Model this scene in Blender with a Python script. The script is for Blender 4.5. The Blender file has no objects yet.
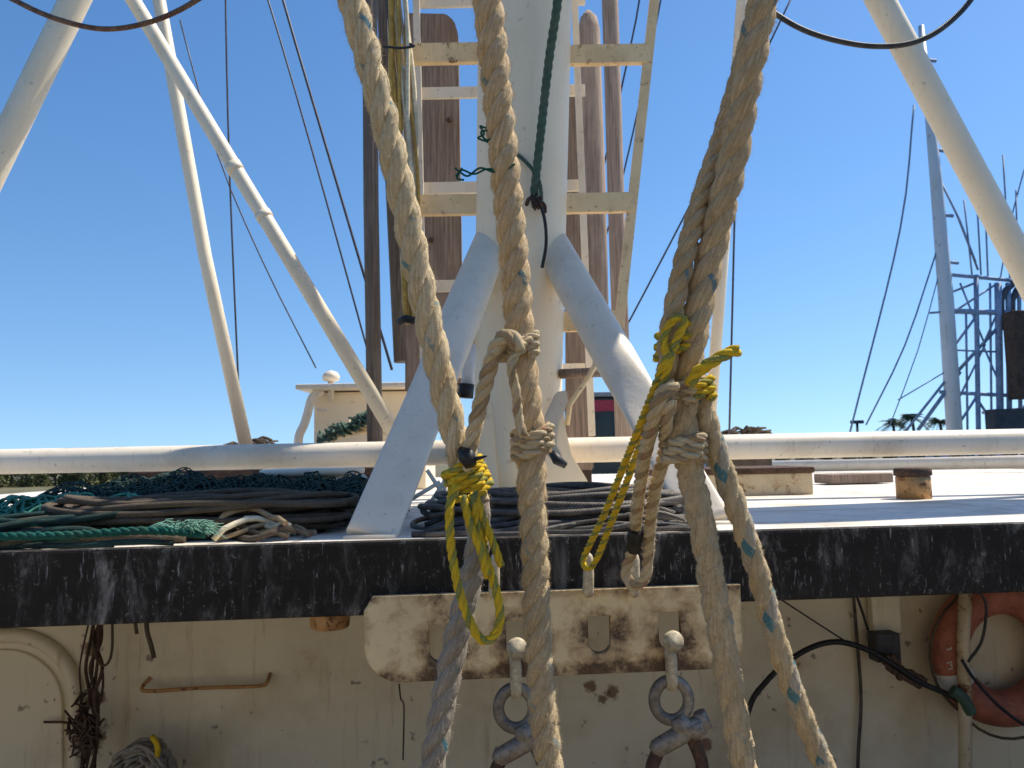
import bpy, bmesh, math, random
from mathutils import Vector, Matrix
random.seed(7)
R = math.radians
V = Vector
C = bpy.context.scene.collection
scene = bpy.context.scene

# ------------------------------------------------------------------ camera
F = 796.0; EYE = 5.2
PITCH, ROLL = R(5.1), R(1.15)
FWD = V((0, math.cos(PITCH), math.sin(PITCH)))
_r0 = V((1, 0, 0)); _u0 = _r0.cross(FWD)
RGT = _r0 * math.cos(ROLL) - _u0 * math.sin(ROLL)
UPV = _r0 * math.sin(ROLL) + _u0 * math.cos(ROLL)
CAM = V((0, 0, EYE))
ZD = EYE - 0.31            # upper deck surface
ZL = EYE - 1.75            # working deck the photographer stands on

def ray(px, py):
    return FWD + RGT * ((px - 512) / F) + UPV * ((384 - py) / F)
def at(px, py, Y):
    d = ray(px, py); return CAM + d * (Y / d.y)
def onz(px, py, z):
    d = ray(px, py); return CAM + d * ((z - EYE) / d.z)
K = 0.08                    # the deck edge recedes slightly to the right
def edge(px, py, off=0.0, Y0=3.0):
    d = ray(px, py); t = (Y0 - off) / (d.y - K * d.x); return CAM + d * t
PSI = math.atan(K)

cam_d = bpy.data.cameras.new('camera'); cam = bpy.data.objects.new('camera', cam_d); C.objects.link(cam)
cam_d.sensor_width = 36; cam_d.lens = 36 * F / 1024; cam_d.clip_start = 0.05; cam_d.clip_end = 6000
cam.matrix_world = Matrix.Translation(CAM) @ Matrix((RGT, UPV, -FWD)).transposed().to_4x4()
cam_d.dof.use_dof = True; cam_d.dof.focus_distance = 2.5; cam_d.dof.aperture_fstop = 7.0
scene.camera = cam

# ------------------------------------------------------------------ materials
class NT:
    def __init__(s, name):
        s.m = bpy.data.materials.new(name); s.m.use_nodes = True
        s.t = s.m.node_tree; s.n = s.t.nodes; s.l = s.t.links
        s.b = s.n['Principled BSDF']
        s.tc = s.n.new('ShaderNodeTexCoord')
    def _in(s, node, i, v):
        if v is None: return
        if hasattr(v, 'is_linked') or isinstance(v, bpy.types.NodeSocket): s.l.new(v, node.inputs[i])
        else: node.inputs[i].default_value = v
    def mapping(s, scale=(1,1,1), rot=(0,0,0), src='Object', loc=(0,0,0)):
        m = s.n.new('ShaderNodeMapping'); s.l.new(s.tc.outputs[src], m.inputs[0])
        m.inputs['Scale'].default_value = scale; m.inputs['Rotation'].default_value = rot; m.inputs['Location'].default_value = loc
        return m.outputs[0]
    def noise(s, scale, detail=5, rough=0.6, vec=None, dist=0.0):
        n = s.n.new('ShaderNodeTexNoise'); n.inputs['Scale'].default_value = scale
        n.inputs['Detail'].default_value = detail; n.inputs['Roughness'].default_value = rough
        n.inputs['Distortion'].default_value = dist
        s.l.new(vec if vec is not None else s.tc.outputs['Object'], n.inputs['Vector'])
        return n.outputs['Fac']
    def ramp(s, fac, a, b, lo=0.0, hi=1.0):
        n = s.n.new('ShaderNodeMapRange'); n.interpolation_type = 'SMOOTHSTEP'
        s._in(n, 0, fac); n.inputs[1].default_value = a; n.inputs[2].default_value = b
        n.inputs[3].default_value = lo; n.inputs[4].default_value = hi
        return n.outputs[0]
    def math(s, op, a, b=None, c=None):
        n = s.n.new('ShaderNodeMath'); n.operation = op
        s._in(n, 0, a); s._in(n, 1, b); s._in(n, 2, c); return n.outputs[0]
    def vdist(s, a, p):
        n = s.n.new('ShaderNodeVectorMath'); n.operation = 'DISTANCE'; s.l.new(a, n.inputs[0]); n.inputs[1].default_value = p
        return n.outputs['Value']
    def mix(s, fac, a, b, mode='MIX'):
        n = s.n.new('ShaderNodeMix'); n.data_type = 'RGBA'; n.blend_type = mode
        s._in(n, 0, fac)
        for i, v in ((6, a), (7, b)):
            if isinstance(v, tuple): n.inputs[i].default_value = (*v, 1)
            else: s.l.new(v, n.inputs[i])
        return n.outputs[2]
    def sep(s, src):
        n = s.n.new('ShaderNodeSeparateXYZ'); s.l.new(src, n.inputs[0]); return n.outputs
    def bump(s, h, strength=0.3, dist=0.01, prev=None):
        n = s.n.new('ShaderNodeBump'); n.inputs['Strength'].default_value = strength; n.inputs['Distance'].default_value = dist
        s.l.new(h, n.inputs['Height'])
        if prev is not None: s.l.new(prev, n.inputs['Normal'])
        return n.outputs[0]
    def out(s, col=None, rough=None, bump=None, metal=None, spec=None):
        if col is not None: s._in(s.b, 'Base Color', (*col, 1) if isinstance(col, tuple) else col)
        if rough is not None: s._in(s.b, 'Roughness', rough)
        if metal is not None: s._in(s.b, 'Metallic', metal)
        if spec is not None: s.b.inputs['Specular IOR Level'].default_value = spec
        if bump is not None: s.l.new(bump, s.b.inputs['Normal'])
        return s.m

RUST1, RUST2 = (0.22, 0.075, 0.025), (0.07, 0.03, 0.016)
def painted(name, base, rust=0.3, dirt=0.35, rough=0.42, scale=1.0, streak=True, bump=0.25, spots=()):
    t = NT(name)
    big = t.noise(2.2 * scale, 6, 0.65)
    fine = t.noise(38 * scale, 6, 0.7)
    sv = t.mapping((14 * scale, 14 * scale, 1.3 * scale))
    st = t.noise(1.6, 5, 0.7, sv)
    dcol = tuple(b * d for b, d in zip(base, (0.66, 0.60, 0.50)))
    c = t.mix(t.math('MULTIPLY', t.ramp(big, 0.42, 0.75), dirt), base, dcol)
    if streak: c = t.mix(t.math('MULTIPLY', t.ramp(st, 0.54, 0.78), dirt * 1.1), c, tuple(b * d for b, d in zip(base, (0.62, 0.5, 0.38))))
    sp = t.ramp(t.noise(17 * scale, 3, 0.5), 0.66, 0.72)
    c = t.mix(t.math('MULTIPLY', sp, dirt), c, (0.16, 0.13, 0.10))
    rm = t.ramp(t.noise(4.5 * scale, 10, 0.72, None, 0.4), 0.72 - 0.22 * rust, 0.80 - 0.22 * rust)
    rc = t.mix(fine, RUST1, RUST2)
    for (p_, r_) in spots:
        q = t.math('ADD', t.vdist(t.tc.outputs['Object'], p_), t.math('MULTIPLY', t.math('SUBTRACT', t.noise(28, 6, 0.7), 0.5), r_ * 2.6))
        rm = t.math('MAXIMUM', rm, t.ramp(q, r_ * 1.1, r_ * .5, 0.0, 0.8))
    halo = t.ramp(t.noise(4.5 * scale, 10, 0.72, None, 0.4), 0.66 - 0.22 * rust, 0.78 - 0.22 * rust)
    c = t.mix(t.math('MULTIPLY', halo, 0.45), c, (0.45, 0.24, 0.09))
    c = t.mix(rm, c, rc)
    h = t.math('ADD', t.math('MULTIPLY', fine, 0.35), t.math('MULTIPLY', rm, -0.8))
    h = t.math('ADD', h, t.math('MULTIPLY', t.noise(9 * scale, 3), 0.8))
    return t.out(c, t.ramp(t.math('ADD', rm, t.math('MULTIPLY', big, 0.4)), 0, 1, rough, 0.85), t.bump(h, bump, 0.006), spec=0.4)

def plain(name, col, rough=0.6, var=0.25, scale=20, bump=0.2, metal=0.0, bd=0.004, spec=0.4):
    t = NT(name)
    n = t.noise(scale, 6, 0.7); m = t.noise(scale * 0.15, 4, 0.6)
    c = t.mix(t.ramp(n, 0.3, 0.75), tuple(x * (1 + var) for x in col), tuple(x * (1 - var) for x in col))
    c = t.mix(t.math('MULTIPLY', t.ramp(m, 0.4, 0.7), 0.6), c, tuple(x * (1 - var) ** 2 for x in col))
    return t.out(c, rough, t.bump(n, bump, bd), metal, spec)

def rope_mat(name, light, dark, stain, tracer=None, yarns=9, k=12.0, tl=0.16, tk=9.0, tmax=0.95, yline=0.22, fb=0.7, tth=.46):
    t = NT(name)
    uv = t.sep(t.tc.outputs['UV']); u, v = uv[0], uv[1]
    ph = t.math('ADD', t.math('MULTIPLY', v, float(yarns)), t.math('MULTIPLY', u, k))
    wob = t.noise(45, 4, 0.7)
    yarn = t.math('SINE', t.math('MULTIPLY', t.math('ADD', ph, t.math('MULTIPLY', wob, 1.6)), 6.2832))
    yr = t.ramp(yarn, -1, 0.6)
    fine = t.noise(220, 6, 0.8)
    big = t.noise(7, 7, 0.7)
    fv = t.n.new('ShaderNodeCombineXYZ'); t.l.new(t.math('MULTIPLY', u, 11.0), fv.inputs[0]); t.l.new(t.math('ADD', t.math('MULTIPLY', v, 24.0), t.math('MULTIPLY', u, 26.0)), fv.inputs[1])
    fib = t.noise(1.0, 4, 0.75, fv.outputs[0])
    c = t.mix(t.ramp(fine, 0.3, 0.7), light, dark)
    c = t.mix(t.math('MULTIPLY', t.ramp(fib, 0.48, 0.66), 0.70), c, tuple(x * y for x, y in zip(dark, (.68, .56, .42))))
    c = t.mix(t.math('MULTIPLY', t.ramp(fib, 0.47, 0.33), 0.5), c, tuple(min(1, x * 1.25) for x in light))
    c = t.mix(t.math('MULTIPLY', t.ramp(yarn, 0.2, -1), yline), c, tuple(x * 0.5 for x in dark))
    c = t.mix(t.math('MULTIPLY', t.ramp(big, 0.42, 0.72), 0.75), c, stain)
    c = t.mix(t.math('MULTIPLY', t.ramp(t.noise(30, 5, 0.7), 0.55, 0.75), 0.45), c, tuple(x * 0.5 for x in stain))
    if tracer:
        fr = t.math('FRACT', t.math('ADD', v, t.math('MULTIPLY', u, tk)))
        m = t.math('MULTIPLY', t.math('LESS_THAN', fr, tl), t.ramp(t.noise(14, 4, 0.6), tth, tth + .16))
        c = t.mix(t.math('MULTIPLY', m, tmax), c, tracer)
    b = t.bump(yr, 0.35, 0.002)
    b = t.bump(fib, 0.8, 0.003, b)
    b = t.bump(t.math('ADD', fine, t.math('MULTIPLY', t.noise(110, 4, 0.8), 1.2)), fb, 0.004, b)
    return t.out(c, 0.9, b, spec=0.2)

def wire_mat(name, a, b, k=120, yarns=6, metal=0.3, rough=0.55):
    t = NT(name)
    uv = t.sep(t.tc.outputs['UV'])
    ph = t.math('ADD', t.math('MULTIPLY', uv[1], float(yarns)), t.math('MULTIPLY', uv[0], float(k)))
    y = t.ramp(t.math('SINE', t.math('MULTIPLY', ph, 6.2832)), -1, 0.5)
    n = t.noise(25, 6, 0.75)
    c = t.mix(t.ramp(n, 0.35, 0.65), a, b)
    c = t.mix(t.math('MULTIPLY', t.math('SUBTRACT', 1.0, y), 0.7), c, tuple(x * 0.3 for x in b))
    return t.out(c, rough, t.bump(y, 0.9, 0.003), metal)

M = {}
M['mast'] = painted('cream_paint', (0.93, 0.77, 0.54), rust=0.06, dirt=0.22, scale=0.8)
M['ladder'] = painted('yellowed_paint', (0.93, 0.67, 0.36), rust=0.62, dirt=0.55, scale=2.5)
M['white'] = painted('white_paint', (0.80, 0.70, 0.56), rust=0.05, dirt=0.38, scale=1.2)
M['tube'] = painted('tube_paint', (0.88, 0.76, 0.57), rust=0.14, dirt=0.3, scale=1.2)
M['pipe'] = painted('pipe_paint', (0.80, 0.70, 0.56), rust=0.10, dirt=0.45, scale=1.6)
M['leg'] = painted('leg_paint', (0.78, 0.67, 0.52), rust=0.10, dirt=0.32, scale=2.4, bump=0.35)
WO = V((0, 4.05, ZL))
def _w(px, py): return tuple(edge(px, py, .0, 4.05) - WO)
M['wall'] = painted('wall_paint', (0.80, 0.705, 0.52), rust=0.24, dirt=0.75, scale=0.75, bump=0.4,
    spots=[(_w(590, 686), .035), (_w(612, 692), .04), (_w(602, 700), .03), (_w(88, 735), .10), (_w(96, 700), .05), (_w(884, 640), .09), (_w(92, 650), .05), (_w(705, 745), .04)])
M['coaming'] = painted('coaming_paint', (0.60, 0.50, 0.34), rust=0.75, dirt=0.7, scale=2.0, bump=0.5)
M['rusty'] = painted('rusty_stub_paint', (0.50, 0.27, 0.10), rust=0.8, dirt=0.8, scale=4.0, bump=0.6)
M['brown'] = plain('weathered_brown', (0.29, 0.20, 0.145), 0.85, 0.25, 12, 0.5)
M['rust'] = plain('rust', (0.085, 0.050, 0.034), 0.9, 0.5, 45, 0.8)
def deck_mat():
    m = painted('deck_paint', (0.74, 0.69, 0.60), rust=0.22, dirt=0.9, rough=0.6, scale=1.1, streak=False, bump=0.5)
    t = NT.__new__(NT); t.m = m; t.t = m.node_tree; t.n = t.t.nodes; t.l = t.t.links; t.b = t.n['Principled BSDF']; t.tc = t.n.new('ShaderNodeTexCoord')
    o = t.sep(t.tc.outputs['Object']); old = t.b.inputs['Base Color'].links[0].from_socket
    wob = t.math('MULTIPLY', t.noise(2.0, 3), .04)
    lx = t.math('ABSOLUTE', t.math('SUBTRACT', t.math('FRACT', t.math('ADD', t.math('MULTIPLY', o[0], .62), wob)), .5))
    ly = t.math('ABSOLUTE', t.math('SUBTRACT', t.math('FRACT', t.math('ADD', t.math('MULTIPLY', o[1], .8), wob)), .5))
    seam = t.math('MAXIMUM', t.ramp(lx, .012, .004), t.ramp(ly, .016, .005))
    gr = t.ramp(t.noise(1.0, 7, .7, t.mapping((1.2, 4.5, 1))), .48, .70)
    c = t.mix(t.math('MULTIPLY', gr, .55), old, (.40, .34, .26))
    c = t.mix(t.math('MULTIPLY', seam, .55), c, (.22, .16, .11))
    t.l.new(c, t.b.inputs['Base Color']); return m
M['deckpaint'] = deck_mat()
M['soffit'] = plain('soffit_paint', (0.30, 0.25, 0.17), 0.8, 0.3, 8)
M['lower'] = plain('lower_deck_paint', (0.20, 0.17, 0.13), 0.8, 0.4, 5)
M['galv'] = plain('galvanised', (0.27, 0.235, 0.19), 0.55, 0.45, 40, 0.7, 0.45)
M['pegm'] = plain('peg_paint', (0.50, 0.42, 0.28), 0.6, 0.4, 50, 0.5)
M['black'] = plain('black_rubber', (0.018, 0.018, 0.02), 0.5, 0.5, 30, 0.3)
M['darkgrey'] = plain('dark_grey', (0.05, 0.05, 0.055), 0.6, 0.4, 30, 0.3)
M['hazeblue'] = plain('hazed_blue_grey_steel', (0.24, 0.31, 0.43), 0.6, 0.3, 10, 0.2)  # blue grey steel, paled so distance haze sits in the colour
M['orange'] = plain('faded_orange', (0.40, 0.135, 0.085), 0.6, 0.35, 14, 0.3)
M['whitep'] = plain('plain_white', (0.72, 0.70, 0.66), 0.6, 0.12, 14, 0.2)
M['redp'] = plain('red_stripe', (0.45, 0.04, 0.06), 0.6, 0.2, 14, 0.2)
M['greyroof'] = plain('grey_roof', (0.30, 0.29, 0.29), 0.7, 0.2, 6, 0.2)
M['glass'] = plain('dark_glass', (0.02, 0.03, 0.03), 0.12, 0.2, 6, 0.02)
M['greencord'] = rope_mat('green_cord', (0.12, 0.20, 0.15), (0.06, 0.11, 0.085), (0.15, 0.17, 0.12), None, 5, 150)
M['tealcord'] = rope_mat('teal_cord', (0.02, 0.19, 0.14), (0.012, 0.09, 0.075), (0.05, 0.11, 0.08), None, 5, 110)
M['netm'] = plain('net_twine', (0.028, 0.062, 0.052), 0.85, 0.5, 60, 0.3)
M['netg'] = plain('green_net_twine', (0.06, 0.24, 0.17), 0.85, 0.5, 60, 0.3)
M['rope'] = rope_mat('hemp_rope', (0.82, 0.69, 0.46), (0.66, 0.52, 0.32), (0.55, 0.41, 0.23))
M['ropet'] = rope_mat('hemp_rope_traced', (0.82, 0.69, 0.46), (0.66, 0.52, 0.32), (0.55, 0.41, 0.23), (0.13, 0.27, 0.31))
M['gold'] = rope_mat('golden_rope', (0.76, 0.60, 0.39), (0.60, 0.44, 0.25), (0.50, 0.33, 0.16))
M['goldt'] = rope_mat('golden_rope_traced', (0.76, 0.60, 0.39), (0.60, 0.44, 0.25), (0.50, 0.33, 0.16), (0.13, 0.24, 0.26))
M['grey'] = rope_mat('grey_rope', (0.48, 0.43, 0.36), (0.34, 0.29, 0.23), (0.25, 0.21, 0.16), k=30)
M['greyt'] = rope_mat('grey_rope_traced', (0.48, 0.43, 0.36), (0.34, 0.29, 0.23), (0.25, 0.21, 0.16), (0.08, 0.22, 0.27), k=30)
M['fuzz'] = rope_mat('chafed_rope', (0.80, 0.65, 0.42), (0.64, 0.49, 0.29), (0.52, 0.38, 0.21), None, yline=0.05, fb=1.0)
M['fuzzt'] = rope_mat('chafed_rope_traced', (0.80, 0.65, 0.42), (0.64, 0.49, 0.29), (0.52, 0.38, 0.21), (0.20, 0.34, 0.38), tl=0.14, tmax=0.6, yline=0.05, fb=1.0)
M['fuzzb'] = rope_mat('chafed_rope_blue', (0.70, 0.63, 0.50), (0.55, 0.48, 0.36), (0.46, 0.39, 0.29), (0.06, 0.25, 0.31), tl=0.30, tmax=0.9, yline=0.08, fb=1.0, tth=.36)
M['brn'] = rope_mat('tarred_rope', (0.70, 0.54, 0.33), (0.55, 0.41, 0.24), (0.44, 0.31, 0.16), None)
M['brnt'] = rope_mat('tarred_rope_traced', (0.70, 0.54, 0.33), (0.55, 0.41, 0.24), (0.44, 0.31, 0.16), (0.14, 0.24, 0.26))
M['pinkt'] = rope_mat('red_flecked_rope', (0.55, 0.42, 0.26), (0.42, 0.30, 0.17), (0.30, 0.22, 0.13), (0.45, 0.12, 0.09), tk=14, tmax=0.6)
M['yel'] = rope_mat('yellow_rope', (0.98, 0.68, 0.05), (0.80, 0.52, 0.03), (0.66, 0.45, 0.05), None, 5, 120)
M['yelg'] = rope_mat('green_strand', (0.05, 0.20, 0.16), (0.75, 0.58, 0.03), (0.08, 0.16, 0.11), None, 5, 120)
M['wire'] = wire_mat('dark_wire', (0.13, 0.115, 0.10), (0.045, 0.04, 0.038))
M['wirer'] = wire_mat('rusty_wire', (0.34, 0.19, 0.11), (0.16, 0.08, 0.05), 60)
M['wireg'] = wire_mat('grey_wire', (0.19, 0.155, 0.12), (0.07, 0.058, 0.046), 70, metal=0.2)
M['stay'] = plain('stay_wire', (0.08, 0.075, 0.09), 0.5, 0.3, 20, 0.1, 0.3)
M['pale'] = plain('pale_cable', (0.74, 0.64, 0.44), 0.6, 0.25, 30, 0.2)
M['amber'] = plain('amber_cable', (0.58, 0.34, 0.07), 0.6, 0.3, 30, 0.2)
M['oldrope'] = rope_mat('old_brown_rope', (0.20, 0.155, 0.11), (0.10, 0.077, 0.055), (0.055, 0.043, 0.033), None, 6, 60)
M['duskrope'] = rope_mat('dark_green_rope', (0.03, 0.10, 0.085), (0.03, 0.045, 0.04), (0.025, 0.02, 0.018), None, 6, 60)
M['leaf'] = plain('leaf', (0.12, 0.125, 0.045), 0.8, 0.5, 3, 0.1)
M['leaf2'] = plain('palm_leaf', (0.10, 0.13, 0.08), 0.7, 0.4, 3, 0.1)
M['bark'] = plain('bark', (0.10, 0.08, 0.06), 0.9, 0.3, 10, 0.3)
M['hazew'] = plain('hazed_far_rigging', (0.22, 0.27, 0.36), 0.6, 0.2, 5, 0.1)  # far wires lightened towards blue, haze put into the colour
M['land'] = plain('bank_soil', (0.12, 0.11, 0.06), 0.9, 0.3, 0.3, 0.2)
M['hullb'] = painted('far_hull_paint', (0.62, 0.63, 0.64), rust=0.2, dirt=0.4, scale=0.3)

def band_mat():
    t = NT('black_weathered_edging')
    v1 = t.mapping((26, 26, 7.0), (0, 0.22, 0)); v2 = t.mapping((9, 9, 3.0), (0, -0.18, 0)); v3 = t.mapping((90, 90, 14), (0, 0.3, 0))
    n1 = t.ramp(t.noise(1.0, 7, 0.72, v1), 0.54, 0.70)
    n2 = t.ramp(t.noise(1.0, 8, 0.75, v2, 0.5), 0.50, 0.74)
    n3 = t.ramp(t.noise(1.0, 5, 0.6, v3), 0.62, 0.70)
    n4 = t.ramp(t.noise(30, 8, 0.8), 0.58, 0.68)
    base = t.mix(t.noise(6, 5), (0.016, 0.013, 0.011), (0.038, 0.032, 0.027))
    pt = t.ramp(t.noise(1.7, 3), 0.38, 0.62)
    c = t.mix(t.math('MULTIPLY', n2, t.math('ADD', 0.30, t.math('MULTIPLY', pt, 0.6))), base, (0.38, 0.35, 0.32))
    pt = t.ramp(t.noise(2.3, 3), 0.4, 0.65)
    c = t.mix(t.math('MULTIPLY', n1, t.math('MULTIPLY', pt, 0.5)), c, (0.30, 0.29, 0.28))
    c = t.mix(t.math('MULTIPLY', n3, 0.38), c, (0.50, 0.50, 0.48))
    c = t.mix(t.math('MULTIPLY', n4, 0.5), c, (0.40, 0.38, 0.34))
    h = t.math('ADD', t.noise(12, 6), t.math('MULTIPLY', t.noise(70, 4), 0.5))
    return t.out(c, 0.8, t.bump(h, 0.6, 0.006), spec=0.15)
M['band'] = band_mat()
def timber(name, col):
    t = NT(name); g = t.noise(1.0, 8, 0.7, t.mapping((60, 60, 2.2)), 0.3); b = t.noise(3.0, 5, 0.6); f = t.noise(40, 6, .75)
    c = t.mix(t.ramp(g, .35, .65), tuple(x * 1.25 for x in col), tuple(x * .62 for x in col))
    c = t.mix(t.math('MULTIPLY', t.ramp(b, .45, .7), .6), c, tuple(x * y for x, y in zip(col, (.8, .72, .66))))
    c = t.mix(t.math('MULTIPLY', t.ramp(t.noise(1.0, 6, .7, t.mapping((9, 9, .8))), .56, .72), .5), c, (.36, .32, .28))
    c = t.mix(t.ramp(f, .66, .74), c, tuple(x * .4 for x in col))
    return t.out(c, .88, t.bump(t.math('ADD', g, t.math('MULTIPLY', f, .5)), .7, .006), spec=.25)
M['brown'] = timber('weathered_brown_timber', (0.28, 0.205, 0.158))

HOLES = [(-0.416, -0.022), (-0.141, -0.018), (0.157, -0.012), (0.417, -0.008)]
def plate_mat():
    t = NT('rusty_plate_paint')
    o = t.tc.outputs['Object']
    d = None
    for hx, hz in HOLES:
        q = t.vdist(o, (hx + 0.01, 0, hz - 0.01)); d = q if d is None else t.math('MINIMUM', d, q)
    near = t.ramp(d, 0.050, 0.17, 0.25, 0.0)
    s = t.sep(o)
    low = t.ramp(s[2], -0.147, -0.075, 0.28, 0.0)
    top = t.ramp(s[2], 0.10, 0.147, 0.0, 0.15)
    ends = t.ramp(t.math('ABSOLUTE', s[0]), 0.655, 0.70, 0.0, 0.16)
    n = t.noise(13, 10, 0.72, None, 0.15)
    f = t.math('ADD', n, t.math('ADD', near, t.math('ADD', low, t.math('ADD', top, ends))))
    rm = t.ramp(f, 0.65, 0.84); halo = t.ramp(f, 0.48, 0.68)
    fine = t.noise(70, 6, 0.8)
    c = t.mix(t.ramp(t.noise(5, 5), 0.3, 0.7), (0.84, 0.67, 0.38), (0.72, 0.55, 0.30))
    c = t.mix(t.math('MULTIPLY', halo, 0.7), c, (0.44, 0.27, 0.12))
    c = t.mix(rm, c, t.mix(t.ramp(fine, 0.35, 0.65), (0.17, 0.088, 0.036), (0.06, 0.036, 0.018)))
    h = t.math('ADD', t.math('MULTIPLY', rm, -1.0), t.math('MULTIPLY', fine, 0.6))
    return t.out(c, 0.6, t.bump(h, 0.6, 0.006))
M['plate'] = plate_mat()

def water_mat():
    t = NT('harbour_water')
    b = t.bump(t.noise(0.6, 6, 0.6), 0.4, 0.2)
    return t.out((0.03, 0.05, 0.055), 0.12, b)
M['water'] = water_mat()

# ------------------------------------------------------------------ mesh builder
class MB:
    def __init__(s): s.v = []; s.f = []; s.uv = []; s.mi = []; s.sm = []
    def add(s, verts, faces, uvs=None, mi=0, smooth=True):
        o = len(s.v); s.v += [V(p) for p in verts]
        for i, f in enumerate(faces):
            s.f.append(tuple(o + k for k in f)); s.uv.append(uvs[i] if uvs else [(0, 0)] * len(f)); s.mi.append(mi); s.sm.append(smooth)
    def frames(s, P):
        n = len(P); T = []
        for i in range(n):
            a = P[max(0, i - 1)]; b = P[min(n - 1, i + 1)]; d = b - a
            T.append(d.normalized() if d.length > 1e-9 else V((0, 0, 1)))
        up = V((0, 0, 1)) if abs(T[0].z) < 0.9 else V((0, 1, 0))
        N = [(up - T[0] * up.dot(T[0])).normalized()]
        for i in range(1, n):
            q = N[-1] - T[i] * N[-1].dot(T[i])
            N.append(q.normalized() if q.length > 1e-6 else N[-1])
        return T, N
    def tube(s, P, r, seg=12, mi=0, cap=True, flat=1.0, vj=0.0):
        P = [V(p) for p in P]; n = len(P)
        rr = r if isinstance(r, (list, tuple)) else [r] * n
        T, N = s.frames(P); vs = []; fs = []; us = []; L = [0.0]
        for i in range(1, n): L.append(L[-1] + (P[i] - P[i - 1]).length)
        for i in range(n):
            B = T[i].cross(N[i])
            for k in range(seg):
                a = 2 * math.pi * k / seg
                vs.append(P[i] + (N[i] * math.cos(a) + B * math.sin(a) * flat) * rr[i] * (1 + (random.uniform(-vj, vj) if vj else 0)))
        for i in range(n - 1):
            for k in range(seg):
                k2 = (k + 1) % seg
                fs.append((i * seg + k, i * seg + k2, (i + 1) * seg + k2, (i + 1) * seg + k))
                us.append([(L[i], k / seg), (L[i], (k + 1) / seg), (L[i + 1], (k + 1) / seg), (L[i + 1], k / seg)])
        if cap:
            fs.append(tuple(range(seg - 1, -1, -1))); us.append([(0, 0)] * seg)
            fs.append(tuple((n - 1) * seg + k for k in range(seg))); us.append([(0, 0)] * seg)
        s.add(vs, fs, us, mi)
        if cap: s.sm[-1] = s.sm[-2] = False
        return s
    def box(s, c, size, rz=0.0, bev=0.004, mi=0, rot=None):
        bm = bmesh.new(); bmesh.ops.create_cube(bm, size=1)
        for v in bm.verts: v.co = V((v.co.x * size[0], v.co.y * size[1], v.co.z * size[2]))
        if bev: bmesh.ops.bevel(bm, geom=list(bm.edges), offset=min(bev, min(size) * .45), segments=2, affect='EDGES', profile=0.6)
        m = rot if rot is not None else Matrix.Rotation(rz, 3, 'Z')
        bm.verts.index_update()
        s.add([m @ v.co + V(c) for v in bm.verts], [[v.index for v in f.verts] for f in bm.faces], None, mi, False); bm.free(); return s
    def bar(s, a, b, w, d, bev=0.004, mi=0, face=V((0, -1, 0))):
        a, b = V(a), V(b); z = (b - a).normalized(); x = z.cross(face).normalized(); y = z.cross(x)
        m = Matrix((x, y, z)).transposed()
        return s.box((a + b) / 2, (w, d, (b - a).length), 0, bev, mi, m)
    def lathe(s, c, prof, seg=24, mi=0, axis=None):
        vs = []; fs = []
        q = V((0, 0, 1)).rotation_difference(V(axis).normalized()) if axis is not None else None
        for (r, z) in prof:
            for k in range(seg):
                a = 2 * math.pi * k / seg; p = V((r * math.cos(a), r * math.sin(a), z))
                if q: p = q @ p
                vs.append(p + V(c))
        for i in range(len(prof) - 1):
            for k in range(seg):
                k2 = (k + 1) % seg; fs.append((i * seg + k, i * seg + k2, (i + 1) * seg + k2, (i + 1) * seg + k))
        fs.append(tuple(range(seg - 1, -1, -1))); fs.append(tuple((len(prof) - 1) * seg + k for k in range(seg)))
        s.add(vs, fs, None, mi); return s
    def prism(s, pts, d, mi=0, bev=0.004):
        """pts: world outline; d: extrusion vector"""
        bm = bmesh.new(); vs = [bm.verts.new(p) for p in pts]; f = bm.faces.new(vs)
        r = bmesh.ops.extrude_face_region(bm, geom=[f])
        for e in r['geom']:
            if isinstance(e, bmesh.types.BMVert): e.co += V(d)
        bmesh.ops.recalc_face_normals(bm, faces=bm.faces)
        if bev: bmesh.ops.bevel(bm, geom=list(bm.edges), offset=bev, segments=2, affect='EDGES')
        bm.verts.index_update()
        s.add([v.co.copy() for v in bm.verts], [[v.index for v in f.verts] for f in bm.faces], None, mi, False); bm.free(); return s
    def rope(s, P, Rr, pitch=None, ns=3, seg=9, mis=(0, 0, 0), phase=0.0, jit=0.05, spread=0.46, fuzz=0, hand=1, fmi=0, fl=1.0, vj=0.0):
        """laid rope: ns helical strands round the path P"""
        pitch = pitch or Rr * 5.6
        P = spline(P, pitch / (36 if vj else 12))
        if vj: seg = 14
        n = len(P); T, N = s.frames(P); L = [0.0]
        for i in range(1, n): L.append(L[-1] + (P[i] - P[i - 1]).length)
        rr = Rr if isinstance(Rr, list) else None
        jr = [random.uniform(-1, 1) for _ in range(n + 8)]
        ctr = []
        for q in range(ns):
            S = []; rad = []
            for i in range(n):
                a = hand * 2 * math.pi * L[i] / pitch + phase + 2 * math.pi * q / ns
                B = T[i].cross(N[i])
                S.append(P[i] + (N[i] * math.cos(a) + B * math.sin(a)) * Rr * spread)
                w = sum(jr[i:i + 5]) / 5
                rad.append(Rr * (1 - spread) * (1.04 + jit * w + random.uniform(-jit, jit) * 0.35))
            s.tube(S, rad, seg, mis[q % len(mis)], True, 1.0, vj)
            ctr.append(S)
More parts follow.
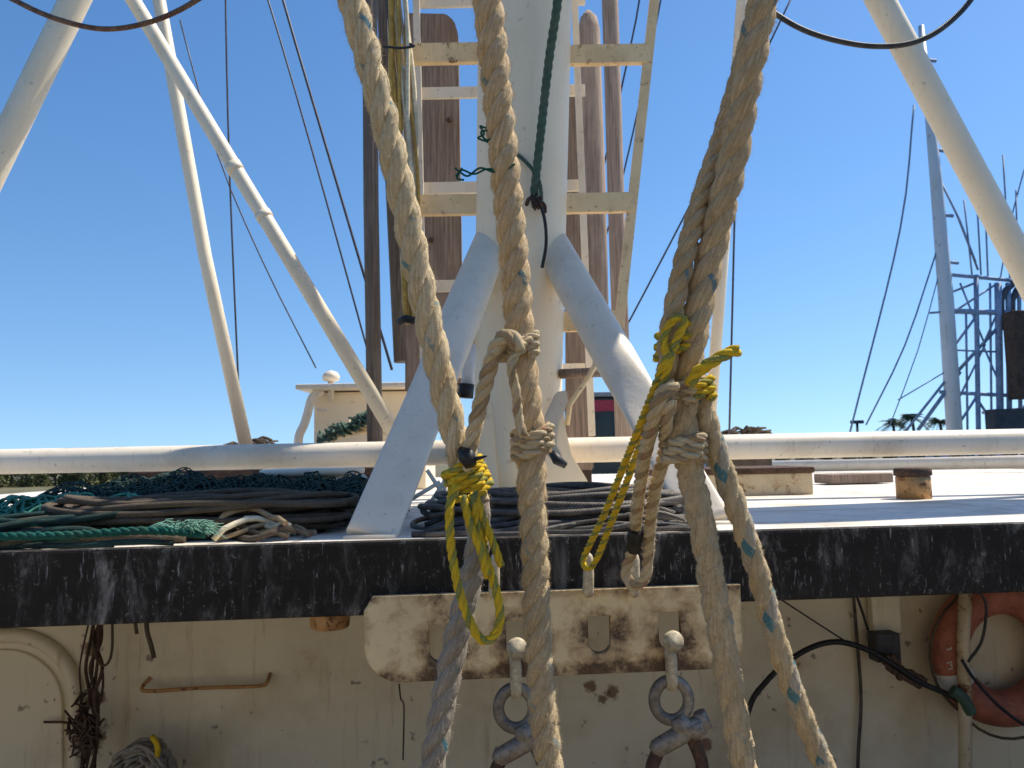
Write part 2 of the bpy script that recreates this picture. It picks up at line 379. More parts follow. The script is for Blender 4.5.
        if fuzz:
            vs = []; fs = []
            for _ in range(int(fuzz * L[-1])):
                i = random.randrange(n - 1); a = random.uniform(0, 6.2832); B = T[i].cross(N[i])
                # start on a strand's outside
                q = random.randrange(ns); c = ctr[q][i]; o = (c - P[i]).normalized()
                dn = (o + (N[i] * math.cos(a) + B * math.sin(a)) * 0.9).normalized()
                p0 = c + dn * Rr * (1 - spread) * 0.95
                ln = min(Rr, .035) * random.uniform(0.15, 0.6) * fl
                d = (dn * random.uniform(0.15, 0.9) + T[i] * random.uniform(-1, 1) + V((random.uniform(-.4, .4),) * 3)).normalized()
                w = T[i].cross(d); w = (w.normalized() if w.length > 1e-3 else N[i]) * random.uniform(0.0004, 0.0009)
                m = p0 + d * ln * .5 + V((random.uniform(-1, 1), random.uniform(-1, 1), random.uniform(-1, .6))) * ln * .15
                k = len(vs); vs += [p0 - w, p0 + w, m + w * .7, m - w * .7, p0 + d * ln + V((0, 0, -ln * .2))]
                fs += [(k, k + 1, k + 2, k + 3), (k + 3, k + 2, k + 4)]
            s.add(vs, fs, None, fmi)
        return s
    def build(s, name, mats, parent=None, origin=None):
        if not isinstance(mats, (list, tuple)): mats = [mats]
        if origin is None:
            if parent is not None: origin = WL[parent.name]
            else:
                xs = [p.x for p in s.v]; ys = [p.y for p in s.v]
                origin = V(((min(xs) + max(xs)) / 2, (min(ys) + max(ys)) / 2, min(p.z for p in s.v)))
        me = bpy.data.meshes.new(name); me.from_pydata([p - origin for p in s.v], [], s.f)
        uvl = me.uv_layers.new(name='UVMap'); flat = [c for f in s.uv for uv in f for c in uv]
        uvl.data.foreach_set('uv', flat)
        me.polygons.foreach_set('use_smooth', s.sm); me.polygons.foreach_set('material_index', s.mi)
        for m in mats: me.materials.append(M[m] if isinstance(m, str) else m)
        me.update()
        o = bpy.data.objects.new(name, me); C.objects.link(o)
        if parent is not None:
            o.parent = parent; o.location = origin - WL[parent.name]; WL[o.name] = V(origin)
        else:
            o.location = origin; WL[o.name] = V(origin)
        return o
WL = {}
def spline(P, step):
    P = [V(p) for p in P]
    if len(P) < 3:
        n = max(2, int((P[1] - P[0]).length / step)); return [P[0].lerp(P[1], i / n) for i in range(n + 1)]
    Q = [P[0] * 2 - P[1]] + P + [P[-1] * 2 - P[-2]]; out = []
    for i in range(1, len(Q) - 2):
        a, b, c, d = Q[i - 1:i + 3]; n = max(1, int(round((c - b).length / step)))
        for k in range(n):
            t = k / n
            out.append(0.5 * ((2 * b) + (c - a) * t + (2 * a - 5 * b + 4 * c - d) * t * t + (3 * b - a - 3 * c + d) * t ** 3))
    out.append(P[-1]); return out
def tag(o, label=None, cat=None, group=None, kind=None):
    if label: o['label'] = label
    if cat: o['category'] = cat
    if group: o['group'] = group
    if kind: o['kind'] = kind
    return o
def thing(name, label, cat, loc, group=None):
    o = bpy.data.objects.new(name, None); o.empty_display_size = 0.1; C.objects.link(o); o.location = loc; WL[o.name] = V(loc)
    return tag(o, label, cat, group)
def dup(root, loc, label, rz=0.0, scale=1.0):
    r = root.copy(); C.objects.link(r); r.location = loc; r.rotation_euler.z += rz; r.scale = (scale,) * 3; r['label'] = label
    WL[r.name] = V(loc)
    def rec(a, b):
        for ch in list(a.children):
            c = ch.copy(); C.objects.link(c); c.parent = b; rec(ch, c)
    rec(root, r); return r
def pts(L): return [at(*p) for p in L]
def wraps(P0, axis, Rin, rr, turns, pitch, tilt=0.15, ph=0.0, n=18, wob=0.1):
    """a path winding round an axis"""
    ax = V(axis).normalized(); u = V((0, -1, 0)); u = (u - ax * u.dot(ax)).normalized(); w = ax.cross(u); out = []
    N = int(turns * n)
    for i in range(N + 1):
        a = ph + 2 * math.pi * i / n
        out.append(V(P0) + ax * (i / n * pitch - turns * pitch / 2 + math.sin(a) * tilt * Rin) + (u * math.cos(a) + w * math.sin(a)) * (Rin + rr * 0.8) * (1 + wob * math.sin(i * 1.7)))
    return out

# ------------------------------------------------------------------ the setting
def sheet(name, mat, x0, x1, y0, y1, z, kind='structure', n=1):
    m = MB(); vs = [(x0, y0, z), (x1, y0, z), (x1, y1, z), (x0, y1, z)]
    m.add(vs, [(0, 1, 2, 3)], None, 0, False); o = m.build(name, mat, origin=V((0, 0, z))); return tag(o, kind=kind)
sheet('water', 'water', -3000, 3000, -3000, 5000, 0.0)
# far bank
m = MB(); ny = 60
prof = []
for i in range(ny + 1):
    x = -420 + 840 * i / ny; yb = 126 + 8 * math.sin(x * .021) + 6 * math.sin(x * .07)
    prof.append((x, yb))
vs = []; fs = []
for (x, y) in prof: vs += [(x, y, -0.4), (x, y + 6, 0.9), (x, y + 40, 1.5), (x, 2500, 1.8)]
for i in range(ny):
    for k in range(3): fs.append((4 * i + k, 4 * i + 4 + k, 4 * i + 5 + k, 4 * i + 1 + k))
m.add(vs, fs); tag(m.build('river_bank', 'land', origin=V((0, 150, 0))), kind='structure')

# upper deck slab, edged along Y = 3 + K x
def ey(x, off=0.0): return 3.0 + K * x + off
m = MB(); X0, X1, YF = -5.5, 6.5, 12.0
pl = [V((X0, ey(X0, .03), ZD)), V((X1, ey(X1, .03), ZD)), V((X1, YF, ZD)), V((X0, YF, ZD))]
m.prism(pl, V((0, 0, -0.10)), 0, 0)
tag(m.build('upper_deck', 'deckpaint', origin=V((0, 6, ZD))), kind='structure')
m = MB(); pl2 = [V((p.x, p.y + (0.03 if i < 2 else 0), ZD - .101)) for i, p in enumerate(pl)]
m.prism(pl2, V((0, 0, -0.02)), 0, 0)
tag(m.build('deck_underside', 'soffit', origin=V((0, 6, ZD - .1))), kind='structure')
sheet('lower_deck', 'lower', -6.5, 6.5, -5.0, 6.0, ZL)
# hull sides below both decks
m = MB()
for sx in (-1, 1):
    m.box((6.56 if sx > 0 else -5.56, 3.5, 2.2), (0.1, 17.0, 4.5), 0, 0.01)
m.box((.5, 12.05, 2.42), (12.2, 0.1, 4.8), 0, 0.01)
o = m.build('hull', 'hullb'); tag(o, kind='structure')

# ---- black edging
m = MB()
xa, xb = -6.5, 6.5
rotE = Matrix.Rotation(PSI, 3, 'Z')
m.box((0, ey(0), ZD - .128 + .004), (13.0, 0.06, 0.264), PSI, 0.012)
tag(m.build('deck_edging', 'band', origin=V((0, ey(0), ZD - .13))), 'long black scuffed edging board along the front of the white deck', 'edging board')

# ---- rusty plate with holes
def plate():
    cu = bpy.data.curves.new('lug_plate', 'CURVE'); cu.dimensions = '2D'; cu.fill_mode = 'BOTH'; cu.extrude = 0.012; cu.bevel_depth = 0.004; cu.bevel_resolution = 2
    def poly(P):
        s = cu.splines.new('POLY'); s.points.add(len(P) - 1); s.use_cyclic_u = True
        for i, p in enumerate(P): s.points[i].co = (p[0], p[1], 0, 1)
    W, H = 0.684, 0.147
    P = [(-W + .03, H), (-W, H - .05)]
    def arc(cx, cy, r, a0, a1, n=10): return [(cx + r * math.cos(R(a0 + (a1 - a0) * i / n)), cy + r * math.sin(R(a0 + (a1 - a0) * i / n))) for i in range(n + 1)]
    P += arc(-W + .13, -H + .13, .13, 180, 270) + arc(W - .08, -H + .08, .08, 270, 360) + [(W, H)]
    poly(P)
    for hx, hz in HOLES:
        w = 0.045
        poly([(hx - w, hz + .07), (hx + w, hz + .07)] + arc(hx, hz - .025, w, 0, -180, 12))
    tmp = bpy.data.objects.new('tmp', cu); C.objects.link(tmp)
    dg = bpy.context.evaluated_depsgraph_get(); me = bpy.data.meshes.new_from_object(tmp.evaluated_get(dg)); bpy.data.objects.remove(tmp)
    me.transform(Matrix.Rotation(R(90), 4, 'X'))
    me.materials.clear(); me.materials.append(M['plate']); me.name = 'lug_plate'
    return me
pc = edge(556, 632, 0.055)
lp = bpy.data.objects.new('lug_plate', plate()); C.objects.link(lp); lp.location = pc; lp.rotation_euler = (0, 0.0, PSI)
WL['lug_plate'] = V(pc)
tag(lp, 'rusty cream steel plate with four holes bolted below the black edging', 'lug plate')
# pegs welded along the top of the plate
def peg(px, label):
    b = edge(px, 597, 0.085); tp = edge(px + 1, 553, 0.10)
    m = MB(); P = [b + (tp - b) * k for k in (0, .05, .12, .5, .85, .95, 1.0)]
    m.tube(P, [.010, .018, .021, .020, .017, .012, .004], 14)
    tag(m.build('belaying_peg', 'pegm'), label, 'belaying peg', 'cream pegs standing along the rusty plate')
    return tp
peg(494, 'cream steel peg half hidden behind the hanging yellow loops')
peg(588, 'cream steel peg holding the doubled yellow rope')
peg(634, 'cream steel peg with the red flecked eye rope on it')

# ---- cabin wall
def wallp(px, py, off=0.0): return edge(px, py, off, 4.05)
wo = WO
wall = thing('cabin_wall', 'dirty cream painted steel cabin wall shaded under the overhanging deck', 'wall', wo)
m = MB(); hw = ZD - .13 - ZL
m.box((0, 4.05 + .04, ZL + hw / 2), (13.0, 0.08, hw), PSI, 0); m.build('panel', 'wall', wall)
# door with a rounded raised rim on the left
def rr_path(x0, x1, y0, y1, r, off):
    P = [wallp(x0 + (x1 - r - x0) * q, y0, off) for q in (0, .3, .6, .85)]
    for i in range(9):
        a = R(90 - 90 * i / 8); P.append(wallp(x1 - r + r * math.cos(a), y0 + r - r * math.sin(a) + 0.0, off))
    P += [wallp(x1, y0 + r + (y1 - y0 - r) * q, off) for q in (.15, .4, .7, 1)]; return P
dp = rr_path(-150, 76, 636, 830, 62, .012)
m = MB(); m.tube(spline(dp, .02), .034, 12, 0, True, 1.0); dr = m.build('door_rim', 'wall', wall)
m = MB(); op = rr_path(-150, 62, 650, 830, 56, .018)
m.prism([p for p in op] + [wallp(-150, 830, .018)], V((0, .03, 0)), 0, 0.003); dd = m.build('door', 'wall', wall)
m = MB(); m.tube([wallp(44, 722, .05), wallp(60, 722, .06), wallp(84, 724, .05)], .006, 8); m.build('handle', 'rust', dd)
# small bent hand bar
m = MB(); m.tube(spline([wallp(150, 678, .0), wallp(142, 688, .06), wallp(150, 691, .07), wallp(200, 688, .07), wallp(258, 686, .07), wallp(267, 682, .06), wallp(270, 674, 0)], .01), .009, 10)
m.build('grab_bar', 'rusty', wall)
# scuttle stub under the edging
m = MB(); c = edge(330, 610, -.06); m.lathe(c, [(.060, -.065), (.070, -.06), (.074, -.02), (.070, .06), (.05, .07)], 24)
tag(m.build('drain_stub', 'rusty'), 'short rusty drain stub poking out under the black edging', 'drain')

# ------------------------------------------------------------------ mast and its legs
mb_ = at(516, 500, 5.0); mb_ = V((mb_.x, 5.0, ZD))
mt = at(525, 0, 4.72)
mdir = (mt - V((mb_.x, 5.0, EYE - .05))).normalized()
MT = mb_ + (mt - mb_) * 2.2
mast = thing('mast', 'thick cream steel mast rising behind the hanging ropes', 'mast', mb_)
m = MB(); P = [mb_ + (MT - mb_) * (i / 20) for i in range(21)]
rads = [0.268 + 0.022 * min(1, i / 9) for i in range(21)]
m.tube(P, rads, 48); m.build('pole', 'mast', mast)
m = MB(); m.lathe(mb_, [(.36, 0.002), (.36, .022), (.27, .024), (.268, .05)], 40); m.build('foot_flange', 'mast', mast)
# curved gusset plates at the foot
def gusset(L, Y, th=.03):
    m = MB(); P = [at(x, y, Y) for x, y in L]; m.prism(P, V((0, th, 0)), 0, .004); return m
m = gusset([(548, 420), (562, 395), (566, 430), (572, 455), (586, 478), (600, 506), (540, 506)], 4.72); m.build('gusset', 'mast', mast)
m = gusset([(492, 400), (478, 425), (478, 455), (470, 478), (452, 506), (500, 506)], 4.72); m.build('gusset', 'mast', mast)
# hook plate with a black tip
m = MB(); m.prism([at(x, y, 4.45) for x, y in [(556, 392), (567, 390), (568, 402), (559, 424), (557, 443), (563, 455), (553, 461), (545, 453), (541, 440), (545, 416)]], V((0, .05, 0)), 0, .008); hk = m.build('hook', 'leg', mast)
m = MB(); m.tube(pts([(552, 452, 4.43), (557, 460, 4.42), (566, 466, 4.42)]), [.022, .030, .018], 12); m.build('tip', 'black', hk)
m = MB(); m.tube(pts([(560, 374, 4.8), (603, 372, 4.8)]), .030, 12); m.build('stub_bar', 'brown', mast)
m = MB(); m.tube(pts([(602, 352, 4.7), (588, 378, 4.7), (570, 404, 4.65), (567, 425, 4.65)]), .016, 8); m.build('line', 'ladder', mast)
# small pad eye on the mast face
m = MB(); m.tube(spline(pts([(526, 207, 4.58), (529, 199, 4.53), (537, 199, 4.51), (544, 205, 4.53), (545, 212, 4.58)]), .01), .012, 10); m.build('eye', 'rust', mast)

# slanting legs
def leg(name, top, bot, label, w=0.105):
    a, b = V(top), V(bot)
    m = MB(); n = 8
    P = [a.lerp(b, i / n) for i in range(n + 1)]
    m.tube(P, w, 28); th = thing('mast_brace', label, 'brace', V((b.x, b.y, ZD)), 'slanting braces of the mast')
    m.build('tube', 'leg', th); mid = a.lerp(b, .55); d = (b - a).normalized()
    m = MB(); m.bar(mid, b + d * .0, .225, .016, .004); m.build('cheek_plate', 'leg', th)
    return th
tL = at(494, 236, 4.86); bL = at(371, 537, 3.14); bL.z = ZD
tR = at(546, 236, 4.86); bR = at(709, 528, 3.45); bR.z = ZD
def brace(top, bot, label, t_flat=.42):
    a, b = V(top), V(bot); d = (b - a).normalized(); n = 60
    th = thing('mast_brace', label, 'brace', V((b.x, b.y, ZD)), 'slanting braces of the mast')
    x = d.cross(V((0, -1, 0))).normalized(); y = d.cross(x)
    def part(t0, t1, nm, capr=.0):
        m = MB(); vs = []; fs = []; seg = 28
        for i in range(n + 1):
            t = t0 + (t1 - t0) * i / n; c = a.lerp(b, t)
            f = min(1, max(0, (t - t_flat) / .2)); f = f * f * (3 - 2 * f)
            wx = .110 - .010 * f; wy = .100 * (1 - f) + .024 * f; ex = 1 - .65 * f
            for k in range(seg):
                an = 2 * math.pi * k / seg; ca, sa = math.cos(an), math.sin(an)
                vs.append(c + x * wx * math.copysign(abs(ca) ** ex, ca) + y * wy * math.copysign(abs(sa) ** ex, sa))
        for i in range(n):
            for k in range(seg): k2 = (k + 1) % seg; fs.append((i * seg + k, i * seg + k2, (i + 1) * seg + k2, (i + 1) * seg + k))
        fs.append(tuple(range(seg - 1, -1, -1))); fs.append(tuple(n * seg + k for k in range(seg)))
        m.add(vs, fs); m.sm[-1] = m.sm[-2] = False; return m.build(nm, 'leg', th)
    part(0, 1.0, 'tube')
    m = MB(); m.tube([V((b.x - .10, b.y - .03, ZD + .004)), V((b.x, b.y - .04, ZD + .006)), V((b.x + .10, b.y - .03, ZD + .004))], .010, 8); m.build('weld', 'leg', th)
brace(tL, bL, 'grey white slanting brace from the mast down to the left')
brace(tR, bR, 'grey white slanting brace from the mast down to the right', .50)

# ------------------------------------------------------------------ cross pipe
m = MB(); a = at(-260, 467, 5.12); b = at(1330, 435, 5.12)
cp = thing('cross_pipe', 'long horizontal white pipe crossing behind the mast above the deck', 'pipe', V((0, 5.12, ZD)))
m.tube([a.lerp(b, i / 24) for i in range(25)], .080, 28); m.build('pipe', 'pipe', cp)
for px in (-200, 1260):
    m = MB(); p = at(px, 450, 5.12); m.tube([V((p.x, 5.12, ZD)), V((p.x, 5.12, EYE + .0))], .05, 16); m.build('stanchion', 'pipe', cp)

# ------------------------------------------------------------------ slanting tubes of the gantry
def tube_thing(name, P, r, mat, label, cat, group=None, seg=20):
    m = MB(); m.tube(P, r, seg); o = m.build(name, mat); tag(o, label, cat, group); return o
G = 'white tubes of the gantry'
tube_thing('gantry_tube', [at(480, -815, 5.3), at(75, 0, 5.2), at(-16, 187, 5.15), at(-158, 468, 5.12)], .092, 'tube', 'thick shaded white tube crossing the upper left corner', 'gantry tube', G)
tube_thing('gantry_tube', [at(470, -800, 5.3), at(880, 0, 4.9), at(1024, 268, 4.9), at(1112, 442, 5.12)], .085, 'tube', 'thick cream tube slanting down through the upper right corner', 'gantry tube', G)
tube_thing('gantry_tube', [at(10, -790, 7.2), at(159, 0, 6.6), at(205, 256, 6.6), at(246, 446, 6.6)], .055, 'tube', 'thin white tube standing nearly upright left of the mast', 'gantry tube', G)
o = tube_thing('gantry_tube', [at(-350, -790, 5.6), at(133, 0, 5.4), at(262, 213, 5.35), at(396, 436, 5.22)], .052, 'tube', 'thin white tube crossing another and running down to the pipe', 'gantry tube', G)
for (q0, q1) in ((at(232, 164, 5.36), at(237, 172, 5.36)), (at(262, 213, 5.35), at(266, 219, 5.35))):
    m = MB(); m.tube([q0, q1], .058, 20); m.build('collar', 'tube', o)
tube_thing('gantry_tube', [at(840, -790, 7.2), at(742, 0, 6.6), at(723, 256, 6.6), at(708, 446, 6.6)], .048, 'tube', 'thin white tube behind the doubled rope on the right', 'gantry tube', G)

# ------------------------------------------------------------------ ladders
lad = thing('mast_ladder', 'yellowed rusty ladder with wide rungs welded to the mast sides', 'ladder', V((mb_.x, 5, EYE)))
def rung(px0, px1, y0, y1, Y, mat='ladder', par=None, d=.05, nm='rung'):
    a = at(px0, (y0 + y1) / 2, Y); b = at(px1, (y0 + y1) / 2, Y); m = MB()
    m.bar(a, b, d, (y1 - y0) / F * Y, .005, 0, V((0, 0, 1)));
    return m.build(nm, mat, par)
def rail(L, w, d, mat, par, nm='rail'):
    for i in range(len(L) - 1):
        m = MB(); m.bar(L[i], L[i + 1], w, d, .004); m.build(nm, mat, par)
def rung2(a, b, h, d, mat, par):
    m = MB(); a, b = V(a), V(b); x = (b - a).normalized(); m.box((a + b) / 2, ((b - a).length, d, h), math.atan2(x.y, x.x), .005)
    m.build('rung', mat, par)
rail([at(715, -560, 4.9), at(617, 345, 4.9)], .062, .03, 'ladder', lad)
rail([at(328, -560, 4.9), at(420, 260, 4.9)], .030, .03, 'ladder', lad)
for (xa, xb, y) in ((575, 690, -330), (572, 668, -130), (566, 650, 56), (560, 634, 204), (553, 620, 322)):
    rung2(at(xa, y, 4.9), at(xb, y - (xb - xa) * .02, 4.9), .125, .05, 'ladder', lad)
for (xa, xb, y) in ((350, 500, -330), (376, 508, -130), (400, 515, 55), (412, 510, 206), (430, 500, 340)):
    rung2(at(xa, y, 4.9), at(xb, y - (xb - xa) * .02, 4.9), .130, .05, 'ladder', lad)
lad2 = thing('inner_ladder', 'narrow pale ladder standing behind the mast', 'ladder', V((mb_.x, 5.9, EYE)))
rail([at(405, -560, 5.6), at(424, 380, 5.6)], .050, .03, 'white', lad2)
rail([at(552, -560, 5.6), at(592, 436, 5.6)], .048, .03, 'white', lad2)
for y in (2, 93, 188, 286, 372):
    rung2(at(420, y + 1, 5.66), at(585, y - 3, 5.66), .085, .03, 'white', lad2)

# brown boards and poles behind the mast
M['darkpost'] = timber('grey_brown_post', (0.17, 0.145, 0.13))
BG = 'brown weathered posts behind the mast'
def board(L, th, label, mat='brown'):
    m = MB(); m.prism([at(*p) for p in L], V((0, th, 0)), 0, .012); tag(m.build('timber_post', mat), label, 'post', BG)
board([(405, 392, 6.0), (404, 12, 6.0), (446, 13, 6.0), (454, 20, 6.0), (458, 33, 6.0), (462, 290, 6.0), (463, 392, 6.0)], .10, 'wide brown board with a rounded top left of the mast')
tube_thing('timber_post', [at(362, -500, 6.6), at(404, 362, 6.6)], .085, 'darkpost', 'grey brown post hidden behind the cable bundle', 'post', BG)
tube_thing('timber_post', [at(366, -560, 6.3), at(371, 200, 6.3), at(375, 442, 6.3)], .062, 'darkpost', 'slim dark brown pole against the sky left of the cables', 'post', BG)
P = [at(578 + 26 * t * .25, 435 - 424 * t, 6.4) for t in (0, 1)]
tube_thing('timber_post', [at(597, 440, 6.4), at(592, 200, 6.4), at(588, 30, 6.4), at(587.5, 18, 6.4), at(587, 12, 6.4)], [.115, .11, .10, .075, .02], 'pole', 'pinkish brown round topped post right of the mast', 'post', BG) if False else None
M['pink'] = timber('pinkish_timber', (0.42, 0.32, 0.255))
tube_thing('timber_post', [at(597, 366, 6.4), at(594, 200, 6.4), at(589, 30, 6.4), at(588.5, 18, 6.4), at(588, 11, 6.4)], [.105, .10, .092, .07, .02], 'pink', 'pinkish brown post with a rounded top right of the mast', 'post', BG)
tube_thing('timber_post', [at(590, -560, 7.2), at(612, 60, 7.2), at(616, 200, 7.2), at(624, 440, 7.2)], .078, 'pink', 'slim brown pole between the pink post and ladder rail', 'post', BG)
board([(566, 470, 5.9), (566, 90, 5.9), (580, 90, 5.9), (592, 300, 5.9), (594, 470, 5.9)], .10, 'dark brown board half hidden behind the mast on its right')

# cable bundle on the left rail
cb = thing('cable_bundle', 'bundle of amber and pale cables tied along the ladder', 'cables', V((at(400, 200, 4.8).x, 4.8, EYE)))
for i, (dx, mat, r) in enumerate([(-12, 'amber', .016), (-9, 'pale', .010), (-5, 'amber', .014), (-1, 'amber', .012), (3, 'pale', .013), (7, 'pale', .011), (10, 'pale', .014), (13, 'amber', .010), (15, 'pale', .014), (-15, 'stay', .008), (-7, 'amber', .016), (1, 'pale', .015)]):
    P = []
    for k in range(9):
        y = -60 + k * 48; x = 396 + (y + 60) * .055 + dx * .72 - 3 + 2.5 * math.sin(k * 1.3 + i * 2) * (1 if k % 8 else 0)
        P.append(at(x, y, 4.74 + .015 * (i % 3)))
    P = [at(360 + dx, -620, 4.5), at(378 + dx, -330, 4.65)] + P
    m = MB(); m.tube(spline(P, .05), r, 8); m.build('cable', mat, cb)
m = MB(); m.tube(spline(pts([(372, 50, 4.70), (386, 47, 4.66), (400, 48, 4.66), (414, 46, 4.68), (404, 42, 4.80)]), .02), .008, 8); m.build('tie', 'black', cb)
m = MB(); m.tube(spline(pts([(400, 322, 4.66), (406, 319, 4.62), (414, 321, 4.64)]), .01), .025, 8); m.build('tie', 'black', cb)

# ------------------------------------------------------------------ stays
SG = 'thin dark stay wires'
def stay(P, r, label, mat='stay'):
    tube_thing('stay_wire', spline(P, .5), r * .78, mat, label, 'wire', SG, 6)
stay([at(223, -200, 7), at(228, 120, 7), at(241, 445, 7)], .011, 'dark wire dropping beside the upright white tube')
stay([at(180, 20, 8), at(216, 150, 8), at(262, 260, 8), at(316, 368, 8)], .010, 'thin wire slanting behind the crossing white tubes')
stay([at(240, -80, 7), at(268, 0, 7), at(312, 150, 7), at(384, 410, 7)], .012, 'left wire of the pair slanting toward the brown pole')
stay([at(262, -80, 7), at(283, 0, 7), at(330, 160, 7), at(392, 370, 7)], .017, 'thicker right wire of the pair slanting toward the pole')
stay([at(740, -150, 8), at(738, 60, 8), at(734, 240, 8), at(729, 445, 8)], .014, 'dark wire dropping right of the doubled rope')
stay([at(800, -20, 8), at(717, 152, 8), at(631, 318, 8), at(600, 372, 8)], .012, 'thin wire running down behind the doubled rope to the poles')
stay([at(650, -70, 9), at(636, 20, 9), at(598, 190, 9), at(560, 330, 9)], .016, 'dark wire crossing behind the slim brown pole')
stay([at(672, -60, 9), at(655, 30, 9), at(622, 180, 9), at(598, 260, 9)], .014, 'dark wire crossing behind the ladder rail')
for (x, y, Yb) in ((431, 60, 5.99), (449, 120, 5.99), (431, 240, 5.99), (452, 330, 5.99), (449, 60, 5.99)):
    m = MB(); m.lathe(at(x, y, Yb), [(.018, -.01), (.018, .012), (.010, .018)], 10, 0, V((0, -1, 0))); tb_ = [o_ for o_ in bpy.data.objects if o_.get('label', '').startswith('wide brown board')][0]; m.build('bolt', 'rust', tb_)
# hanging wire loops at the top
def loop_thing(P, r, mat, label):
    m = MB(); m.tube(spline(P, .02), r, 10); tag(m.build('wire_loop', mat), label, 'wire rope', 'wire ropes sagging across the top')
loop_thing(pts([(-330, -560, 4.4), (-180, -260, 3.9), (-80, -85, 3.65), (-20, -22, 3.6), (20, 3, 3.6), (60, 20, 3.6), (105, 29, 3.6), (150, 22, 3.6), (192, 3, 3.6), (232, -28, 3.6), (275, -85, 3.65), (330, -260, 3.9), (380, -620, 4.4)]), .0125, 'wirer', 'rusty wire rope sagging across the upper left corner')
loop_thing(pts([(560, -600, 4.3), (640, -260, 3.8), (695, -80, 3.45), (742, -14, 3.4), (782, 18, 3.4), (820, 36, 3.4), (870, 46, 3.4), (915, 42, 3.4), (950, 22, 3.4), (980, -14, 3.4), (1010, -80, 3.45), (1060, -260, 3.8), (1110, -560, 4.3)]), .0125, 'wire', 'dark wire rope sagging across the upper right corner')

# ------------------------------------------------------------------ the hanging ropes
RG = 'thick hanging ropes'
o = MB().rope(pts([(300, -260, 1.95), (336, -60, 1.95), (352, 0, 1.97), (378, 95, 2.0), (401, 190, 2.03), (424, 300, 2.08), (446, 400, 2.13), (462, 462, 2.16), (472, 492, 2.175), (476, 505, 2.18)]),
    .0385, .265, mis=(0, 1, 0), fuzz=4500, fmi=0, jit=.09, vj=.05).build('hawser', ['rope', 'ropet'])
tag(o, 'thick pale three strand rope falling to the yellow lashing', 'rope', RG)
R1 = o
o = MB().rope(pts([(470, 487, 2.17), (477, 510, 2.18), (478, 548, 2.19), (468, 590, 2.2), (455, 645, 2.22), (443, 705, 2.24), (432, 768, 2.26), (420, 850, 2.3), (415, 1000, 2.3)]),
    .0355, .24, mis=(0, 1, 0), fuzz=1800, fmi=0, jit=.05, spread=.42, vj=.03).build('grey_end', ['grey', 'greyt'], R1)
o = MB().rope(pts([(478, -260, 1.95), (484, -60, 1.95), (488, 0, 1.97), (497, 90, 2.0), (506, 180, 2.03), (515, 270, 2.06), (520, 340, 2.08), (527, 400, 2.1), (531, 450, 2.12), (532, 500, 2.13)]),
    .0400, .20, mis=(1, 0, 0), fuzz=4500, jit=.09, phase=1, vj=.05).build('hawser', ['gold', 'goldt'])
tag(o, 'thick golden rope with two lashings hanging before the mast', 'rope', RG); R2 = o
MB().rope(pts([(531, 448, 2.12), (532, 496, 2.13), (535, 560, 2.15), (537, 620, 2.17), (542, 700, 2.2), (549, 768, 2.22), (556, 850, 2.25), (560, 1000, 2.25)]),
    .0375, .20, mis=(0, 1, 0), fuzz=8000, jit=.10, fl=.8, vj=.08).build('worn_end', ['fuzz', 'fuzzt'], R2)
M_kn = ['gold', 'rope', 'pinkt']
def knot(parent, c, ax, Rin, rr, turns, pitch, ph=0.0, mats=('rope', 'ropet'), tilt=.25, name='knot', fuzz=900):
    MB().rope(wraps(c, ax, Rin, rr, turns, pitch, tilt, ph), rr, rr * 6, mis=(0, 1, 0), seg=7, jit=.08, fuzz=fuzz).build(name, list(mats), parent)
ax2 = at(515, 270, 2.06) - at(531, 450, 2.12)
knot(R2, at(519, 347, 2.08), ax2, .034, .0135, 2.6, .021, 0.5, ('rope', 'ropet'), .32)
knot(R2, at(532, 442, 2.12), ax2, .036, .0135, 3.4, .020, 2.0, ('rope', 'pinkt'), .30)
MB().rope(pts([(530, 338, 2.02), (512, 362, 2.0), (516, 392, 2.02), (519, 420, 2.04), (524, 436, 2.04)]), .013, .08, mis=(0, 1, 0), seg=7, fuzz=900).build('lashing_tail', ['rope', 'pinkt'], R2)
MB().rope(pts([(522, 350, 2.0), (508, 336, 2.0), (497, 346, 2.02), (489, 370, 2.05), (480, 405, 2.08), (472, 440, 2.11), (467, 470, 2.12)]), .0215, .12, mis=(0, 1, 0), seg=8, fuzz=1500).build('side_rope', ['rope', 'pinkt'], R2)
# doubled rope on the right
o = MB().rope(pts([(835, -260, 1.9), (781, -60, 1.95), (764, 0, 1.97), (747, 80, 2.0), (734, 155, 2.04), (721, 210, 2.06), (710, 256, 2.08), (699, 305, 2.09), (690, 356, 2.1), (684, 400, 2.11), (683, 440, 2.12), (686, 460, 2.12)]),
    0.0395, .25, mis=(0, 1, 0), fuzz=4500, jit=.06, spread=.40, phase=2, vj=.05).build('hawser', ['brn', 'brnt'])
tag(o, 'thickest brown rope slanting down from the upper right', 'rope', RG); R3 = o
MB().rope(pts([(683, 440, 2.12), (692, 480, 2.14), (703, 530, 2.16), (713, 590, 2.19), (722, 640, 2.21), (734, 710, 2.24), (745, 780, 2.27), (762, 900, 2.3), (770, 1000, 2.3)]),
    .0365, .26, mis=(0, 1, 0), fuzz=12000, jit=.10, fl=.5, spread=.34, vj=.11).build('worn_end', ['fuzz', 'fuzzt'], R3)
o = MB().rope(pts([(815, -260, 2.1), (770, -80, 2.12), (754, 20, 2.14), (724, 130, 2.12), (701, 200, 2.09), (684, 262, 2.07), (673, 315, 2.07), (668, 350, 2.08), (668, 385, 2.11), (670, 440, 2.14)]),
    0.0285, .18, mis=(0, 1, 0), fuzz=6000, jit=.10, fl=.7, vj=.08).build('hawser', ['brn', 'brnt'])
tag(o, 'thinner rope lying against the left of the thickest brown rope', 'rope', RG)
